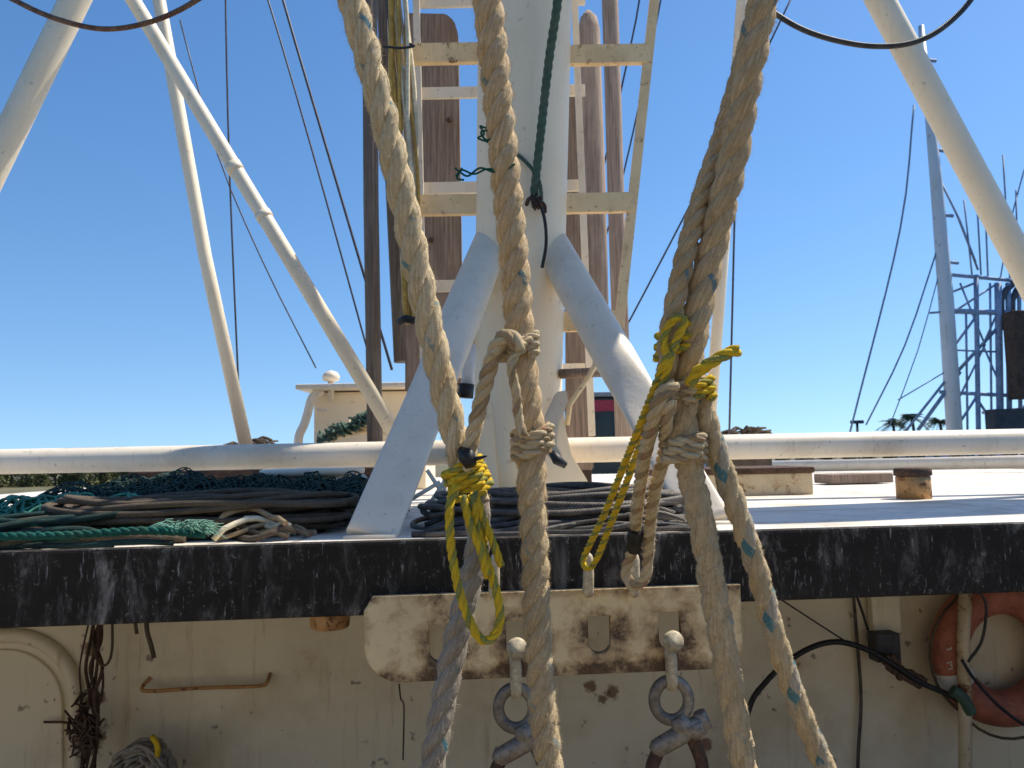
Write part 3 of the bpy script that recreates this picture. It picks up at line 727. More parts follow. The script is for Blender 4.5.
o = MB().rope(pts([(692, 372, 2.12), (702, 405, 2.12), (718, 455, 2.14), (737, 510, 2.16), (757, 570, 2.2), (776, 640, 2.23), (800, 710, 2.27), (828, 775, 2.3), (870, 880, 2.3)]),
    .0300, .22, mis=(0, 1, 0), fuzz=8000, jit=.10, fl=.6, spread=.38, vj=.10).build('hawser', ['fuzz', 'fuzzb'])
tag(o, 'fuzzy rope with blue flecks running down right from the knot', 'rope', RG)
ax3 = at(700, 320, 2.1) - at(683, 440, 2.12)
knot(R3, at(684, 450, 2.12), ax3, .036, .0140, 3.0, .021, 1.0, ('rope', 'pinkt'), .4)
knot(R3, at(680, 392, 2.12), ax3 + V((.01, 0, 0)), .046, .0125, 2.3, .022, 0.0, ('rope', 'pinkt'), .5)
# eye rope to the peg
o = MB().rope(pts([(676, 385, 2.02), (662, 395, 2.02), (652, 425, 2.08), (642, 470, 2.3), (636, 520, 2.6), (632, 552, 2.8), (626, 572, 2.84), (633, 586, 2.82), (645, 578, 2.80), (648, 555, 2.75), (650, 525, 2.6), (655, 490, 2.4), (665, 450, 2.2), (666, 415, 2.05), (672, 400, 2.03)]),
    .0200, .12, mis=(0, 1, 0), seg=8, fuzz=1200, jit=.07).build('eye_rope', ['rope', 'pinkt'])
tag(o, 'red flecked eye rope looped over a peg beside the yellow rope', 'rope')
m = MB(); m.tube(pts([(636, 528, 2.64), (634, 548, 2.76)]), .026, 14); m.build('tape', 'black', o)
m = MB(); m.tube(spline(pts([(643, 512, 2.44), (652, 508, 2.42), (660, 513, 2.44)]), .01), [.012] * 20, 8) if False else None

def yellow(P, r=.0115, fuzz=500): return MB().rope(P, r, r * 6.2, mis=(0, 1, 0), seg=7, jit=.06, fuzz=fuzz)
yr = yellow(pts([(676, 345, 2.04), (664, 365, 2.03), (648, 405, 2.12), (628, 455, 2.35), (605, 512, 2.65), (588, 548, 2.84), (583, 562, 2.86), (588, 568, 2.84), (596, 560, 2.83), (612, 520, 2.65), (634, 462, 2.35), (652, 412, 2.15), (664, 380, 2.04), (672, 352, 2.02)])).build('yellow_rope', ['yel', 'yelg'])
tag(yr, 'doubled yellow rope running from the knot down to a peg', 'rope')
yellow(wraps(at(677, 340, 2.12), ax3, .040, .0115, 3.5, .030, .5, 1.0)).build('wrapping', ['yel', 'yelg'], yr)
yellow(pts([(664, 372, 2.05), (672, 350, 2.03), (684, 322, 2.02), (676, 318, 2.02), (664, 336, 2.03), (668, 360, 2.03)])).build('turn', ['yel', 'yelg'], yr)
yellow(pts([(690, 385, 2.03), (697, 373, 2.02), (712, 362, 2.0), (728, 353, 2.0), (739, 350, 2.0)]), .0165).build('tail', ['yel', 'yelg'], yr)
yellow(wraps(at(698, 392, 2.1), at(695, 370, 2.1) - at(702, 405, 2.1), .028, .0115, 2.4, .022, .3, 0.5)).build('wrapping', ['yel', 'yelg'], yr)

# yellow lashing on the left rope
ax1 = at(462, 462, 2.16) - at(478, 505, 2.18)
yl = yellow(wraps(at(467, 478, 2.17), ax1, .040, .0125, 4.2, .023, .25, 0.0), .0125, 700).build('yellow_lashing', ['yel', 'yelg'])
tag(yl, 'yellow and green rope lashing with loops hanging on the left rope', 'lashing')
yellow(pts([(457, 485, 2.10), (450, 505, 2.08), (451, 545, 2.08), (459, 590, 2.08), (470, 622, 2.09), (482, 640, 2.1), (494, 636, 2.1), (500, 618, 2.1), (496, 590, 2.1), (486, 560, 2.1), (478, 530, 2.1), (472, 495, 2.1)]), .0125, 700).build('loop', ['yel', 'yelg'], yl)
yellow(pts([(456, 500, 2.07), (462, 530, 2.06), (466, 560, 2.06), (474, 590, 2.08)]), .011, 700).build('turn', ['yel', 'yelg'], yl) if False else None
yellow(pts([(474, 492, 2.1), (484, 520, 2.1), (494, 545, 2.1), (501, 566, 2.1)]), .011, 700).build('tail', ['yel', 'yelg'], yl)
yellow(pts([(463, 496, 2.09), (470, 525, 2.08), (480, 548, 2.08), (487, 575, 2.085), (484, 545, 2.12), (482, 515, 2.14)]), .0115, 700).build('loop', ['yel', 'yelg'], yl)
m = MB(); P = pts([(462, 450, 2.12), (467, 456, 2.10), (471, 466, 2.09)]); m.tube(P, [.014, .024, .016], 12); m.tube(pts([(470, 460, 2.1), (480, 458, 2.08), (487, 456, 2.08)]), [.008, .005, .002], 8); m.build('tape', 'black', yl)

# green cord on the mast
gc = MB().rope(pts([(640, -700, 3.4), (575, -200, 3.9), (560, -20, 4.12), (549, 60, 4.28), (540, 140, 4.42), (534, 195, 4.50)]), .026, .15, mis=(0,), seg=8, fuzz=200).build('green_halyard', ['greencord'])
tag(gc, 'dark green cord tied to an eye on the mast', 'cord')
MB().rope(pts([(514, 152, 4.53), (526, 162, 4.50), (538, 178, 4.48), (541, 200, 4.48), (533, 208, 4.50)]), .012, .07, mis=(0,), seg=6).build('loop', ['greencord'], gc)
m = MB(); m.tube(spline(pts([(531, 196, 4.50), (540, 205, 4.48), (545, 222, 4.50), (546, 245, 4.53), (542, 268, 4.56)]), .02), .010, 8); m.build('tail', 'black', gc)
m = MB(); m.tube(spline(wraps(at(537, 203, 4.48), V((1, 0, .3)), .02, .01, 3, .02), .008), .009, 8); m.build('knot', 'rust', gc)
def twine(L, label, Y=2.0):
    m = MB()
    for l in L: m.tube(spline([at(x, y, Y) for x, y in l], .005), .0028, 6)
    tag(m.build('twine', 'tealcord'), label, 'twine', 'scraps of teal twine')
twine([[(515, 164), (500, 170), (487, 169), (474, 174), (462, 170), (456, 176)], [(512, 167), (495, 172), (480, 168), (468, 176), (460, 172), (455, 168)], [(462, 168), (457, 178), (464, 180)]], 'teal twine poking out left of the golden rope')
twine([[(492, 124), (486, 128), (480, 126), (484, 134), (478, 138), (488, 142)], [(490, 130), (481, 132), (486, 140), (492, 138)]], 'short teal frayed twine above the longer scrap')

# ------------------------------------------------------------------ shackles under the plate
def sh(p, q): return edge(p, q, .09)
so = edge(672, 640, .09)
sk = thing('shackle', 'cream and grey shackle hanging from the right hole of the plate', 'shackle', so, 'shackles hanging from the rusty plate')
m = MB(); m.lathe(so + V((0, -.02, 0)), [(.0, -.03), (.025, -.026), (.036, -.012), (.038, .004), (.030, .022), (0, .03)], 20, 0, V((0, -1, .15))); m.build('bolt_head', 'pegm', sk)
m = MB(); m.tube([sh(669, 645), sh(671, 660), sh(672, 680), sh(672, 690)], [.020, .022, .022, .017], 14); m.build('link', 'pegm', sk)
def ring(c, Ra, r, tiltx=0.0, n=36, sq=1.0):
    P = [V(c) + V((Ra * math.cos(a), 0, Ra * sq * math.sin(a))) for a in [2 * math.pi * i / n for i in range(n + 1)]]
    return P
m = MB(); m.tube(ring(sh(672, 701) + V((0, .012, 0)), .062, .021, sq=1.12), .021, 14, 0, False); m.build('ring', 'galv', sk)
m = MB(); m.tube([sh(676, 716), sh(682, 726), sh(686, 735)], [.028, .040, .030], 12)
m.tube([sh(652, 752), sh(656, 749), sh(680, 735), sh(700, 722), sh(704, 719)], [.018, .032, .034, .030, .018], 14); m.tube([sh(699, 712), sh(706, 728)], .024, 10); m.tube([sh(692, 722), sh(698, 735)], .036, 12); m.build('pin', 'galv', sk)
m = MB(); m.tube(spline([sh(664, 740), sh(656, 756), sh(652, 772), sh(660, 795), sh(680, 802), sh(698, 790), sh(702, 765), sh(694, 742), sh(690, 733)], .01), .024, 12); m.build('bow', 'rust', sk)
d = dup(sk, so + (edge(517, 647, .09) - edge(672, 640, .09)), 'cream and grey shackle hanging half hidden behind the golden rope')

# ------------------------------------------------------------------ things on the cabin wall
lc = wallp(1001, 652, .13)
lr = thing('life_ring', 'faded orange life ring hung on the cabin wall', 'life ring', lc)
def torus(c, Ra, r, a0, a1, n=60, seg=20, sc=1.0):
    m = MB(); P = [V(c) + rotE @ V((Ra * math.cos(a), 0, Ra * math.sin(a))) for a in [a0 + (a1 - a0) * i / n for i in range(n + 1)]]
    m.tube(P, r * sc, seg, 0, a1 - a0 < 6.2); return m
torus(lc, .275, .088, 0, 2 * math.pi).build('ring', 'orange', lr)
for a in (22, 202, 112, 292)[:2]:
    torus(lc, .275, .088, R(a - 7), R(a + 7), 8, 20, 1.02).build('band', 'whitep', lr)
m = MB()
for k in range(5):
    a0 = R(45 + 90 * k - 90); a1 = a0 + R(90)
    P = [lc + rotE @ V(((.375 + .03 * math.sin(math.pi * t)) * math.cos(a0 + (a1 - a0) * t), -.05, (.375 + .03 * math.sin(math.pi * t)) * math.sin(a0 + (a1 - a0) * t))) for t in [i / 10 for i in range(11)]]
    if k < 4: m.tube(P, .007, 8)
m.build('grab_line', 'oldrope', lr)
for ch, a, in (('Y', 172), ('M', 186)):
    cu = bpy.data.curves.new('letter', 'FONT'); cu.body = ch; cu.size = .055; cu.extrude = .001; cu.align_x = 'CENTER'; cu.align_y = 'CENTER'
    tmp = bpy.data.objects.new('tmp', cu); C.objects.link(tmp); dg = bpy.context.evaluated_depsgraph_get()
    me = bpy.data.meshes.new_from_object(tmp.evaluated_get(dg)); bpy.data.objects.remove(tmp)
    me.materials.clear(); me.materials.append(M['whitep'])
    me.transform(Matrix.Rotation(PSI, 4, 'Z') @ Matrix.Rotation(R(90), 4, 'X') @ Matrix.Rotation(R(-80), 4, 'Z'))
    o = bpy.data.objects.new('letter', me); C.objects.link(o); o.parent = lr; o.location = rotE @ V((.322 * math.cos(R(a)), -.0775, .322 * math.sin(R(a))))
cd = thing('conduit', 'dirty cream vertical pipe passing in front of the life ring', 'pipe', wallp(966, 900, .25))
m = MB(); m.tube([wallp(966, 586, .25), wallp(963, 640, .25), wallp(965, 700, .25), wallp(966, 920, .25)], .030, 14); m.build('pipe', 'coaming', cd)
m = MB(); m.tube(spline([wallp(952, 690, .28), wallp(962, 697, .29), wallp(968, 706, .28), wallp(970, 712, .27)], .01), [.02, .03, .036, .042, .045, .045, .04, .04, .035, .03, .03, .03, .03, .03, .03, .03, .03][:len(spline([wallp(952, 690, .28), wallp(962, 697, .29), wallp(968, 706, .28), wallp(970, 712, .27)], .01))] if False else .028, 12); m.build('tape', 'greencord', cd)
def cable(L, r, mat, label, off=.2, name='cable', cat='cable', g='cables on the cabin wall'):
    m = MB(); m.tube(spline([wallp(x, y, off) for x, y in L], .02), r, 8); return tag(m.build(name, mat), label, cat, g)
cable([(730, 800), (748, 712), (765, 683), (790, 660), (815, 646), (840, 642), (868, 650), (892, 664), (920, 682), (945, 693), (962, 702)], .014, 'black', 'thick black hose arching to the conduit under the edging', .22, 'hose', 'hose')
cable([(962, 660), (975, 680), (1000, 707), (1030, 728), (1070, 745)], .008, 'black', 'thin black cable crossing the lower part of the life ring', .30)
cable([(853, 590), (857, 640), (861, 700), (858, 760), (858, 830)], .009, 'wireg', 'thin grey cable running down the wall left of the box', .03)
cable([(770, 592), (800, 612), (845, 641)], .004, 'black', 'thin black wire slanting down to the hose arch', .15)
cable([(853, 588), (860, 605), (868, 630)], .007, 'black', 'short black cable entering the dark box from above', .08)
cable([(976, 588), (986, 605), (982, 640), (968, 662)], .007, 'darkgrey', 'grey blue cord curving inside the life ring', .28)
cable([(1000, 592), (1018, 615), (1040, 640)], .004, 'darkgrey', 'thin cord slanting across the top of the ring hole', .02)
bo = wallp(884, 660, .10)
bx_ = thing('junction_box', 'small dark junction box on the wall above the hose', 'box', bo)
m = MB(); m.box(wallp(884, 646, .10), (.125, .09, .14), PSI, .008); m.build('box', 'darkgrey', bx_)
m = MB(); m.box(wallp(884, 613, .04), (.15, .05, .19), PSI, .006); m.build('bracket', 'wall', bx_)
m = MB()
for k in range(16):
    p = wallp(886 + k * 2.4, 660 + k * 1.5 + random.uniform(-4, 4), .20); m.box(p, (random.uniform(.03, .07), .04, random.uniform(.02, .05)), random.uniform(-.5, .5), .006, 0, Matrix.Rotation(random.uniform(-1, 1), 3, 'Y'))
tag(m.build('clamp', 'rust'), 'rusty tangled clamp gripping the black hose', 'clamp')

# hanging dark rope tangles on the left of the wall
tg = thing('old_rope_tangle', 'dark frayed rope tangle hanging from the deck edge by the door', 'rope', wallp(92, 760, .15))
for i in range(8):
    x = 93 + random.uniform(-6, 8); L = [(x + random.uniform(-2, 14), 606)]
    for y in range(640, 790, 28): L.append((x - (y - 606) * .05 + random.uniform(-7, 7), y))
    m = MB(); m.tube(spline([wallp(a, b, .16 + random.uniform(-.04, .04)) for a, b in L], .02), random.uniform(.003, .008), 6); m.build('strand', 'rust', tg)
m = MB()
for k in range(34):
    c = V((random.gauss(84, 6), random.gauss(727, 14))); L = [(c.x + random.uniform(-12, 12), c.y + random.uniform(-12, 12)) for _ in range(4)]
    m.tube(spline([wallp(a, b, .16 + random.uniform(-.05, .05)) for a, b in L], .02), .005, 5)
m.build('frayed_knot', 'rust', tg)
cable([(146, 606), (147, 630), (151, 645), (154, 658)], .010, 'oldrope', 'short dark rope end dangling left under the edging', .5, 'rope_end', 'rope', None)
cable([(112, 606), (112, 650), (106, 665), (98, 662), (92, 640)], .006, 'oldrope', 'thin dark cord loop hanging beside the frayed tangle', .3, 'loose_string', 'string', None)
cable([(106, 612), (122, 610), (133, 615), (137, 634)], .008, 'oldrope', 'short frayed cord stub left under the black edging', .5, 'loose_string', 'string', None)
cable([(399, 684), (401, 700), (404, 706), (403, 760)], .004, 'oldrope', 'single thin cord dangling under the left end of the plate', .15, 'loose_string', 'string', None)
# mop-like coil at the bottom left
cc = wallp(142, 790, .25)
mp = thing('rope_hank', 'hank of grey cord hung low on the wall with a yellow tie', 'rope hank', cc)
m = MB()
for i in range(46):
    a = random.uniform(0, 6.28); rr_ = random.uniform(.07, .20); P = []
    for k in range(11):
        t = R(-10) + R(200) * k / 10; P.append(cc + V((-rr_ * .75 * math.cos(t) + random.uniform(-.01, .01), random.uniform(-.08, .06), rr_ * 1.05 * math.sin(t) + random.uniform(-.01, .01))))
    m.tube(spline(P, .03), .009, 6)
m.build('cord', 'grey', mp)
m = MB(); m.tube(spline([wallp(152, 737, .34), wallp(156, 742, .36), wallp(158, 750, .35), wallp(157, 757, .3)], .02), .012, 8); m.build('tie', 'yel', mp)

# ------------------------------------------------------------------ piles on the deck
def hill(x, y, c, s): return math.exp(-((x - c[0]) / s[0]) ** 2 - ((y - c[1]) / s[1]) ** 2)
def net(name, mat, label, cx, cy, sx, sy, h, nx, ny, r=.0022, layers=3, seed=1, base=0.02):
    rnd = random.Random(seed); m = MB()
    for l in range(layers):
        ox, oy = rnd.uniform(-.04, .04), rnd.uniform(-.03, .03); ph = [rnd.uniform(0, 6) for _ in range(6)]
        G_ = {}
        for i in range(nx + 1):
            for j in range(ny + 1):
                u, v = i / nx * 2 - 1, j / ny * 2 - 1
                x = cx + ox + sx * u * (1 + .08 * math.sin(v * 5 + ph[0])); y = cy + oy + sy * v * (1 + .15 * math.sin(u * 6 + ph[1]))
                e = max(0, 1 - u * u) ** .5 * max(0, 1 - v * v) ** .5
                z = ZD + base * .4 + e ** .6 * h * (.35 + .65 * (l + .6) / layers) * (.72 + .16 * math.sin(u * 5 + ph[2]) * math.cos(v * 4 + ph[3]) + .10 * math.sin(u * 13 + v * 5 + ph[4]) + .07 * math.sin(u * 23 - v * 11 + ph[5])) + rnd.uniform(0, .018)
                G_[i, j] = V((x + rnd.uniform(-.011, .011), y + rnd.uniform(-.011, .011), max(z, ZD + .004)))
        for i in range(nx):
            for j in range(ny):
                if (i + j) % 2 == 0:
                    prs = [((i, j), (i + 1, j + 1))]
                else: prs = [((i + 1, j), (i, j + 1))]
                for a, b in prs:
                    A, B = G_[a], G_[b]; mid = (A + B) / 2 + V((0, 0, rnd.uniform(-.006, .006)))
                    m.tube([A, mid, B], r, 4, 0, False)
    return tag(m.build(name, mat), label, 'net')
def DP(px, py): return onz(px, py, ZD)
p = DP(95, 505); net('fishing_net', 'netm', 'dark teal fishing net heaped at the left on the deck', -1.75, 4.15, .66, .42, .28, 60, 36, seed=3, r=.0036, layers=6)
net('fishing_net', 'netm', 'dark teal fishing net bunched up beside the rope coil', -1.10, 4.1, .48, .40, .26, 54, 40, seed=5, r=.0036, layers=6)
net('fishing_net', 'netg', 'bright green net scrap at the far left of the deck', -1.95, 3.62, .50, .22, .20, 40, 16, seed=8, r=.0065, layers=3)
net('fishing_net', 'netm', 'small dark net corner spread on white paint at far left', -2.25, 3.75, .25, .25, .12, 20, 16, seed=9, r=.004, layers=1)

def strands_pile(name, mats, label, n, x0, x1, y0, y1, h, r, seed, cat='rope pile', wav=.05, slope=0.0):
    rnd = random.Random(seed); th = thing(name, label, cat, V(((x0 + x1) / 2, (y0 + y1) / 2 , ZD)))
    by = {}
    for i in range(n):
        mt_ = mats[rnd.randrange(len(mats))]; m = by.setdefault(mt_, MB())
        yy = rnd.uniform(0, 1); zz = ZD + r + rnd.uniform(0, 1) * h * (1 - abs(yy * 2 - 1) ** 1.5)
        xa = x0 + rnd.uniform(0, .25) * (x1 - x0); xb = x1 - rnd.uniform(0, .25) * (x1 - x0); P = []; ph = rnd.uniform(0, 6)
        dy = rnd.uniform(-.12, .12)
        for k in range(9):
            t = k / 8; x = xa + (xb - xa) * t
            y = y0 + (y1 - y0) * yy + K * (x - 0) + dy * (t - .5) + wav * math.sin(t * 5 + ph)
            y = max(y, ey(x, .06))
            P.append(V((x, y, max(ZD + r, zz + .02 * math.sin(t * 7 + ph) - (.03 if k in (0, 8) else 0) + slope * (t - .5)))))
        rr_ = r * rnd.uniform(.7, 1.2)
        m.tube(spline(P, .04), rr_, 8)
    for k_, m in by.items(): m.build('ropes', k_, th)
    return th
strands_pile('rope_pile', ['oldrope', 'duskrope', 'duskrope', 'tealcord', 'duskrope'], 'dark brown and green ropes lying along the black edging at left', 30, -2.7, -1.25, 3.12, 3.5, .11, .014, 11)
def coil(name, mat, label, cx, cy, ax, ay, loops, r, h, seed, gap=.55, extra=None):
    rnd = random.Random(seed); th = thing(name, label, 'rope coil', V((cx, cy, ZD)))
    m = MB(); P = []
    for l in range(loops):
        q = gap + (1 - gap) * rnd.random(); z = ZD + r + h * (l / loops) * (1 - .4 * abs(q - .8)); ph = rnd.uniform(-.3, .3); ox, oy = rnd.uniform(-.05, .05), rnd.uniform(-.03, .03)
        for k in range(20):
            a = 2 * math.pi * k / 20 + ph * .3
            x = cx + ox + ax * q * math.cos(a); y = cy + oy + ay * q * math.sin(a) + K * (x)
            P.append(V((x, max(y, ey(x, .05)), z + .012 * math.sin(a * 3 + l))))
    m.tube(spline(P, .05), r, 8); m.build('turns', mat, th); return th
coil('rope_coil', 'oldrope', 'long flat brown rope coil ending beside the foot of the left brace', -1.32, 3.58, .66, .36, 30, .0135, .15, 21)
coil('rope_coil', 'wireg', 'big flat coil of dark wire rope across the deck centre', .20, 3.62, .62, .42, 30, .013, .15, 22)
strands_pile('wire_pile', ['wireg', 'wire'], 'loose lengths of grey wire rope lying before the mast foot', 26, -.40, .78, 3.12, 3.5, .07, .011, 14, 'wire pile')
strands_pile('rope_pile', ['pale', 'oldrope', 'pinkt'], 'pale frayed rope ends on the deck left of the brace', 9, -1.18, -.80, 3.16, 3.34, .10, .011, 17)
# green rope with a frayed pale end along the edging
gr_end = V((-1.15, ey(-1.15, .08), ZD + .05))
fm = MB()
for i in range(150):
    d = V((random.uniform(.3, 1), random.uniform(-.35, .35), random.uniform(-.15, .5))); a = gr_end + V((random.uniform(-.22, 0), random.uniform(-.02, .02), random.uniform(-.01, .02)))
    L_ = random.uniform(.03, .11); fm.tube([a, a + d * L_ * .5 + V((0, 0, .01)), a + d * L_ + V((0, 0, -.01))], [.0022, .0018, .001], 4)
M['fray'] = plain('frayed_green', (0.22, 0.42, 0.32), 0.9, 0.4, 60, 0.2)
o = MB().rope([V((-2.5, 3.0, ZD + .09)), V((-2.1, ey(-2.1, .10), ZD + .06)), V((-1.7, ey(-1.7, .08), ZD + .05)), V((-1.35, ey(-1.35, .07), ZD + .06)), V((-1.15, ey(-1.15, .08), ZD + .04))], .016, .10, mis=(0,), seg=8, fuzz=900, fl=2).build('green_rope', ['tealcord'])
fm.build('frayed_end', 'fray', o)
tag(o, 'teal rope with a frayed end lying on the black edging', 'rope')

# ------------------------------------------------------------------ deck fittings
def on_deck(px, Y):
    p = at(px, 480, Y); return V((p.x, Y, ZD))
# mushroom bollard / white table
p = on_deck(313, 4.6); bt = thing('mooring_bollard', 'white round topped bollard behind the nets left of the mast', 'bollard', p)
m = MB(); m.lathe(p, [(.24, .002), (.24, .012), (.2, .03), (.2, .19), (.22, .21)], 30); m.build('post', 'white', bt)
m = MB(); m.lathe(p, [(.24, .211), (.29, .225), (.295, .25), (.28, .258), (0.05, .26)], 36); m.build('cap', 'white', bt)
# rusty hatch coamings
def coam(px0, px1, Y, h, dpt, label, topm='rust', mat='coaming', top=.25):
    a, b = on_deck(px0, Y), on_deck(px1, Y); c = (a + b) / 2; w = b.x - a.x
    th = thing('hatch_coaming', label, 'hatch', c + V((0, dpt / 2, 0)), 'rusty hatch coamings')
    m = MB(); m.box(c + V((0, dpt / 2, h * (1 - top) / 2)), (w, dpt, h * (1 - top)), 0, .01); m.build('side', mat, th)
    m = MB(); m.box(c + V((0, dpt / 2, h - h * top / 2)), (w + .03, dpt + .03, h * top), 0, .015); m.build('rim', topm, th)
coam(130, 380, 6.0, .24, .8, 'low dark rusty hatch behind the nets on the left', 'rust', 'rust')
coam(655, 813, 5.5, .19, .7, 'cream hatch with a rusty rim right of the ropes', 'rust', 'coaming', .22)
coam(560, 592, 6.6, .24, .3, 'narrow brown hatch behind the mast foot', 'rust', 'rust')
p = on_deck(913, 4.85); sp = thing('pipe_stub', 'short rusty pipe stub standing on the white deck', 'pipe', p)
m = MB(); m.lathe(p, [(.098, .002), (.098, .13), (.09, .135)], 28); m.build('body', 'rusty', sp)
m = MB(); m.lathe(p, [(.092, .134), (.106, .14), (.106, .175), (.098, .185), (.07, .187)], 28); m.build('rim', 'rust', sp)
m = MB(); a, b = on_deck(828, 7.0), on_deck(878, 7.0); m.box((a + b) / 2 + V((0, 0, .05)), ((b.x - a.x) * 1.3, .3, .08), .1, .01); tag(m.build('plank', 'brown'), 'flat dark plank lying on the deck at the right', 'plank')
# far bulwark_pipe on the right & left
tube_thing('bulwark_pipe', [V((at(760, 466, 11.0).x, 11.0, ZD + .08)), V((6.4, 8.4, ZD + .13)), V((6.4, 3.6, ZD + .13))], .075, 'pipe', 'long grey pipe rail along the far right deck edge', 'pipe')

# winch house with rounded shield left of mast
wh0 = on_deck(360, 7.6)
wh = thing('winch_house', 'cream steel housing with a rounded white fender left of the mast', 'winch house', wh0)
xl, xr = at(312, 400, 7.6).x, at(425, 400, 7.6).x; zt = at(360, 391, 7.6).z
m = MB(); m.box(((xl + xr) / 2, 8.1, (zt + ZD) / 2), (xr - xl, .9, zt - ZD), 0, .03); m.build('housing', 'mast', wh)
m = MB(); m.box(((xl + xr) / 2 - .04, 8.0, zt + .035), (xr - xl + .14, 1.2, .05), 0, .02); m.build('top_rail', 'white', wh)
m = MB(); P = pts([(322, 390, 7.5), (312, 398, 7.5), (308, 412, 7.5), (304, 425, 7.5), (299, 436, 7.5), (298, 452, 7.5)]); m.tube(spline(P, .04), .042, 12); m.build('fender', 'white', wh)
m = MB(); p = at(331, 391, 7.6); m.lathe(p, [(.03, -.1), (.03, .09), (.075, .10), (.085, .14), (.06, .18), (0, .20)], 20); m.build('dome', 'white', wh)
for k, (x, y) in enumerate([(318, 410), (316, 434)]):
    m = MB(); m.tube([at(x, y, 7.55), at(x + 9, y + .5, 7.5)], .015, 8); m.build('rung', 'white', wh)
# ropes and net heaped on the housing
m = MB(); rnd = random.Random(4)
for i in range(16):
    P = [at(330 + 9 * k + rnd.uniform(-6, 6), 438 - 6 * math.sin(k / 6 * 3) * rnd.random() * 2 - k * 1.2 + rnd.uniform(-3, 3), 7.2 + rnd.uniform(-.15, .15)) for k in range(8)]
    m.tube(spline(P, .06), rnd.uniform(.012, .022), 7)
tag(m.build('rope_heap', 'rope'), 'small heap of pale ropes before the cream housing', 'rope heap')
m = MB()
for i in range(60):
    t = rnd.random(); P = [at(322 + 50 * t + rnd.uniform(-8, 8), 440 - 24 * t + rnd.uniform(-7, 5), 7.1 + rnd.uniform(-.12, .12)) for k in range(4)]
    m.tube(spline(P, .06), .012, 5)
tag(m.build('net_heap', 'greencord'), 'green net slung over the pipe before the cream housing', 'net')
# piles at the tops of distant deck gear
def clutter(px0, px1, py, Y, label, mat='oldrope', n=34, h=10):
    m = MB(); r_ = random.Random(int(px0))
    for i in range(n):
        x = r_.uniform(px0, px1 - 14); t = 1 - abs((x - (px0 + px1) / 2) / ((px1 - px0) / 2)) ** 2
        yb = py - h * t * r_.random() * .6; a = at(x, yb + 2, Y); q = at(x + r_.uniform(6, 22), yb + r_.uniform(-1, 2), Y + r_.uniform(-.2, .2)); m.tube(spline([a, (a + q) / 2 + V((0, 0, r_.uniform(.0, .05))), q], .05), r_.uniform(.008, .018), 6)
    pa, pb = on_deck((px0), Y), on_deck(px1, Y); ztop = at((px0 + px1) / 2, py + 1, Y).z
    m.box(((pa.x + pb.x) / 2, Y + .2, (ztop + ZD) / 2), (pb.x - pa.x, .5, ztop - ZD), 0, .02)
    tag(m.build('gear_crate', mat), label, 'gear')
clutter(215, 280, 446, 8.6, 'stack of brown gear behind the foot of the upright tube')
clutter(716, 772, 434, 8.6, 'stack of brown gear behind the pipe right of the ropes')
# turnbuckle in front of the mast foot
tb = thing('turnbuckle', 'dark turnbuckle hanging beside the left rope above the pipe', 'turnbuckle', at(467, 380, 4.3))
m = MB(); m.tube(pts([(470, 345, 4.35), (467, 395, 4.3)]), .035, 12); m.build('body', 'whitep', tb)
m = MB(); m.tube(pts([(466, 384, 4.28), (465, 398, 4.28)]), .045, 12); m.build('clamp', 'black', tb)
# light trestle of thin bars left of the mast
tr = thing('wire_trestle', 'small trestle of crossed thin bars behind the left brace', 'trestle', on_deck(440, 4.2))
for (a, b) in (((427, 508), (452, 470)), ((452, 508), (427, 470)), ((410, 500), (440, 482)), ((448, 470), (440, 515)), ((362, 475), (384, 497))):
    m = MB(); A, B = at(*a, 4.2), at(*b, 4.2); A.z = max(A.z, ZD + .01); B.z = max(B.z, ZD + .01); m.tube([A, B], .011, 8); m.build('bar', 'white', tr)

# ------------------------------------------------------------------ neighbours beyond the deck
def boat(name, x, y, L, W, zt, label, hull='hullb', rz=0.0):
    th = thing(name, label, 'boat', V((x, y, 0)), 'boats moored beyond the deck')
    m = MB(); n = 16; vs = []; fs = []
    sec = [(0.0, 0), (.55, .0), (.9, .45), (1.0, 1.0)]
    ring_ = []
    for i in range(n + 1):
        t = i / n; u = t * 2 - 1; w = (1 - max(0, u) ** 2.5) * (1 - .12 * max(0, -u) ** 3); sh_ = 1 + .16 * u * u
        row = []
        for (a, b) in [(-1.0, 1.0), (-.9, .4), (-.5, 0), (.5, 0), (.9, .4), (1.0, 1.0)]:
            row.append(V((x + u * L / 2, y + a * w * W / 2, -.3 + (zt + .3) * b * sh_)))
        ring_.append(row)
    for row in ring_: vs += row
    for i in range(n):
        for k in range(5): fs.append((6 * i + k, 6 * i + 6 + k, 6 * i + 7 + k, 6 * i + 1 + k))
        fs.append((6 * i, 6 * i + 5, 6 * i + 11, 6 * i + 6))
    fs.append(tuple(range(6))); m.add(vs, fs, None, 0, False); m.build('hull', hull, th)
    return th
def cabin(th, x, y, z, w, d, h, wins=3, mat='whitep', roofm='greyroof', stripe=None):
    m = MB(); m.box((x, y, z + h / 2), (w, d, h), 0, .04); m.build('cabin', mat, th)
    m = MB(); m.box((x, y, z + h + .05), (w + .3, d + .3, .1), 0, .03); m.build('roof', roofm, th)
    for k in range(wins):
        m = MB(); m.box((x - w / 2 + w * (k + .5) / wins, y - d / 2 - .01, z + h * .62), (w / wins * .7, .04, h * .36), 0, .01); m.build('window', 'glass', th)
    if stripe:
        m = MB(); m.box((x, y - d / 2 - .015, z + h * .92), (w * 1.01, .05, h * .1), 0, .005); m.build('stripe', stripe, th)
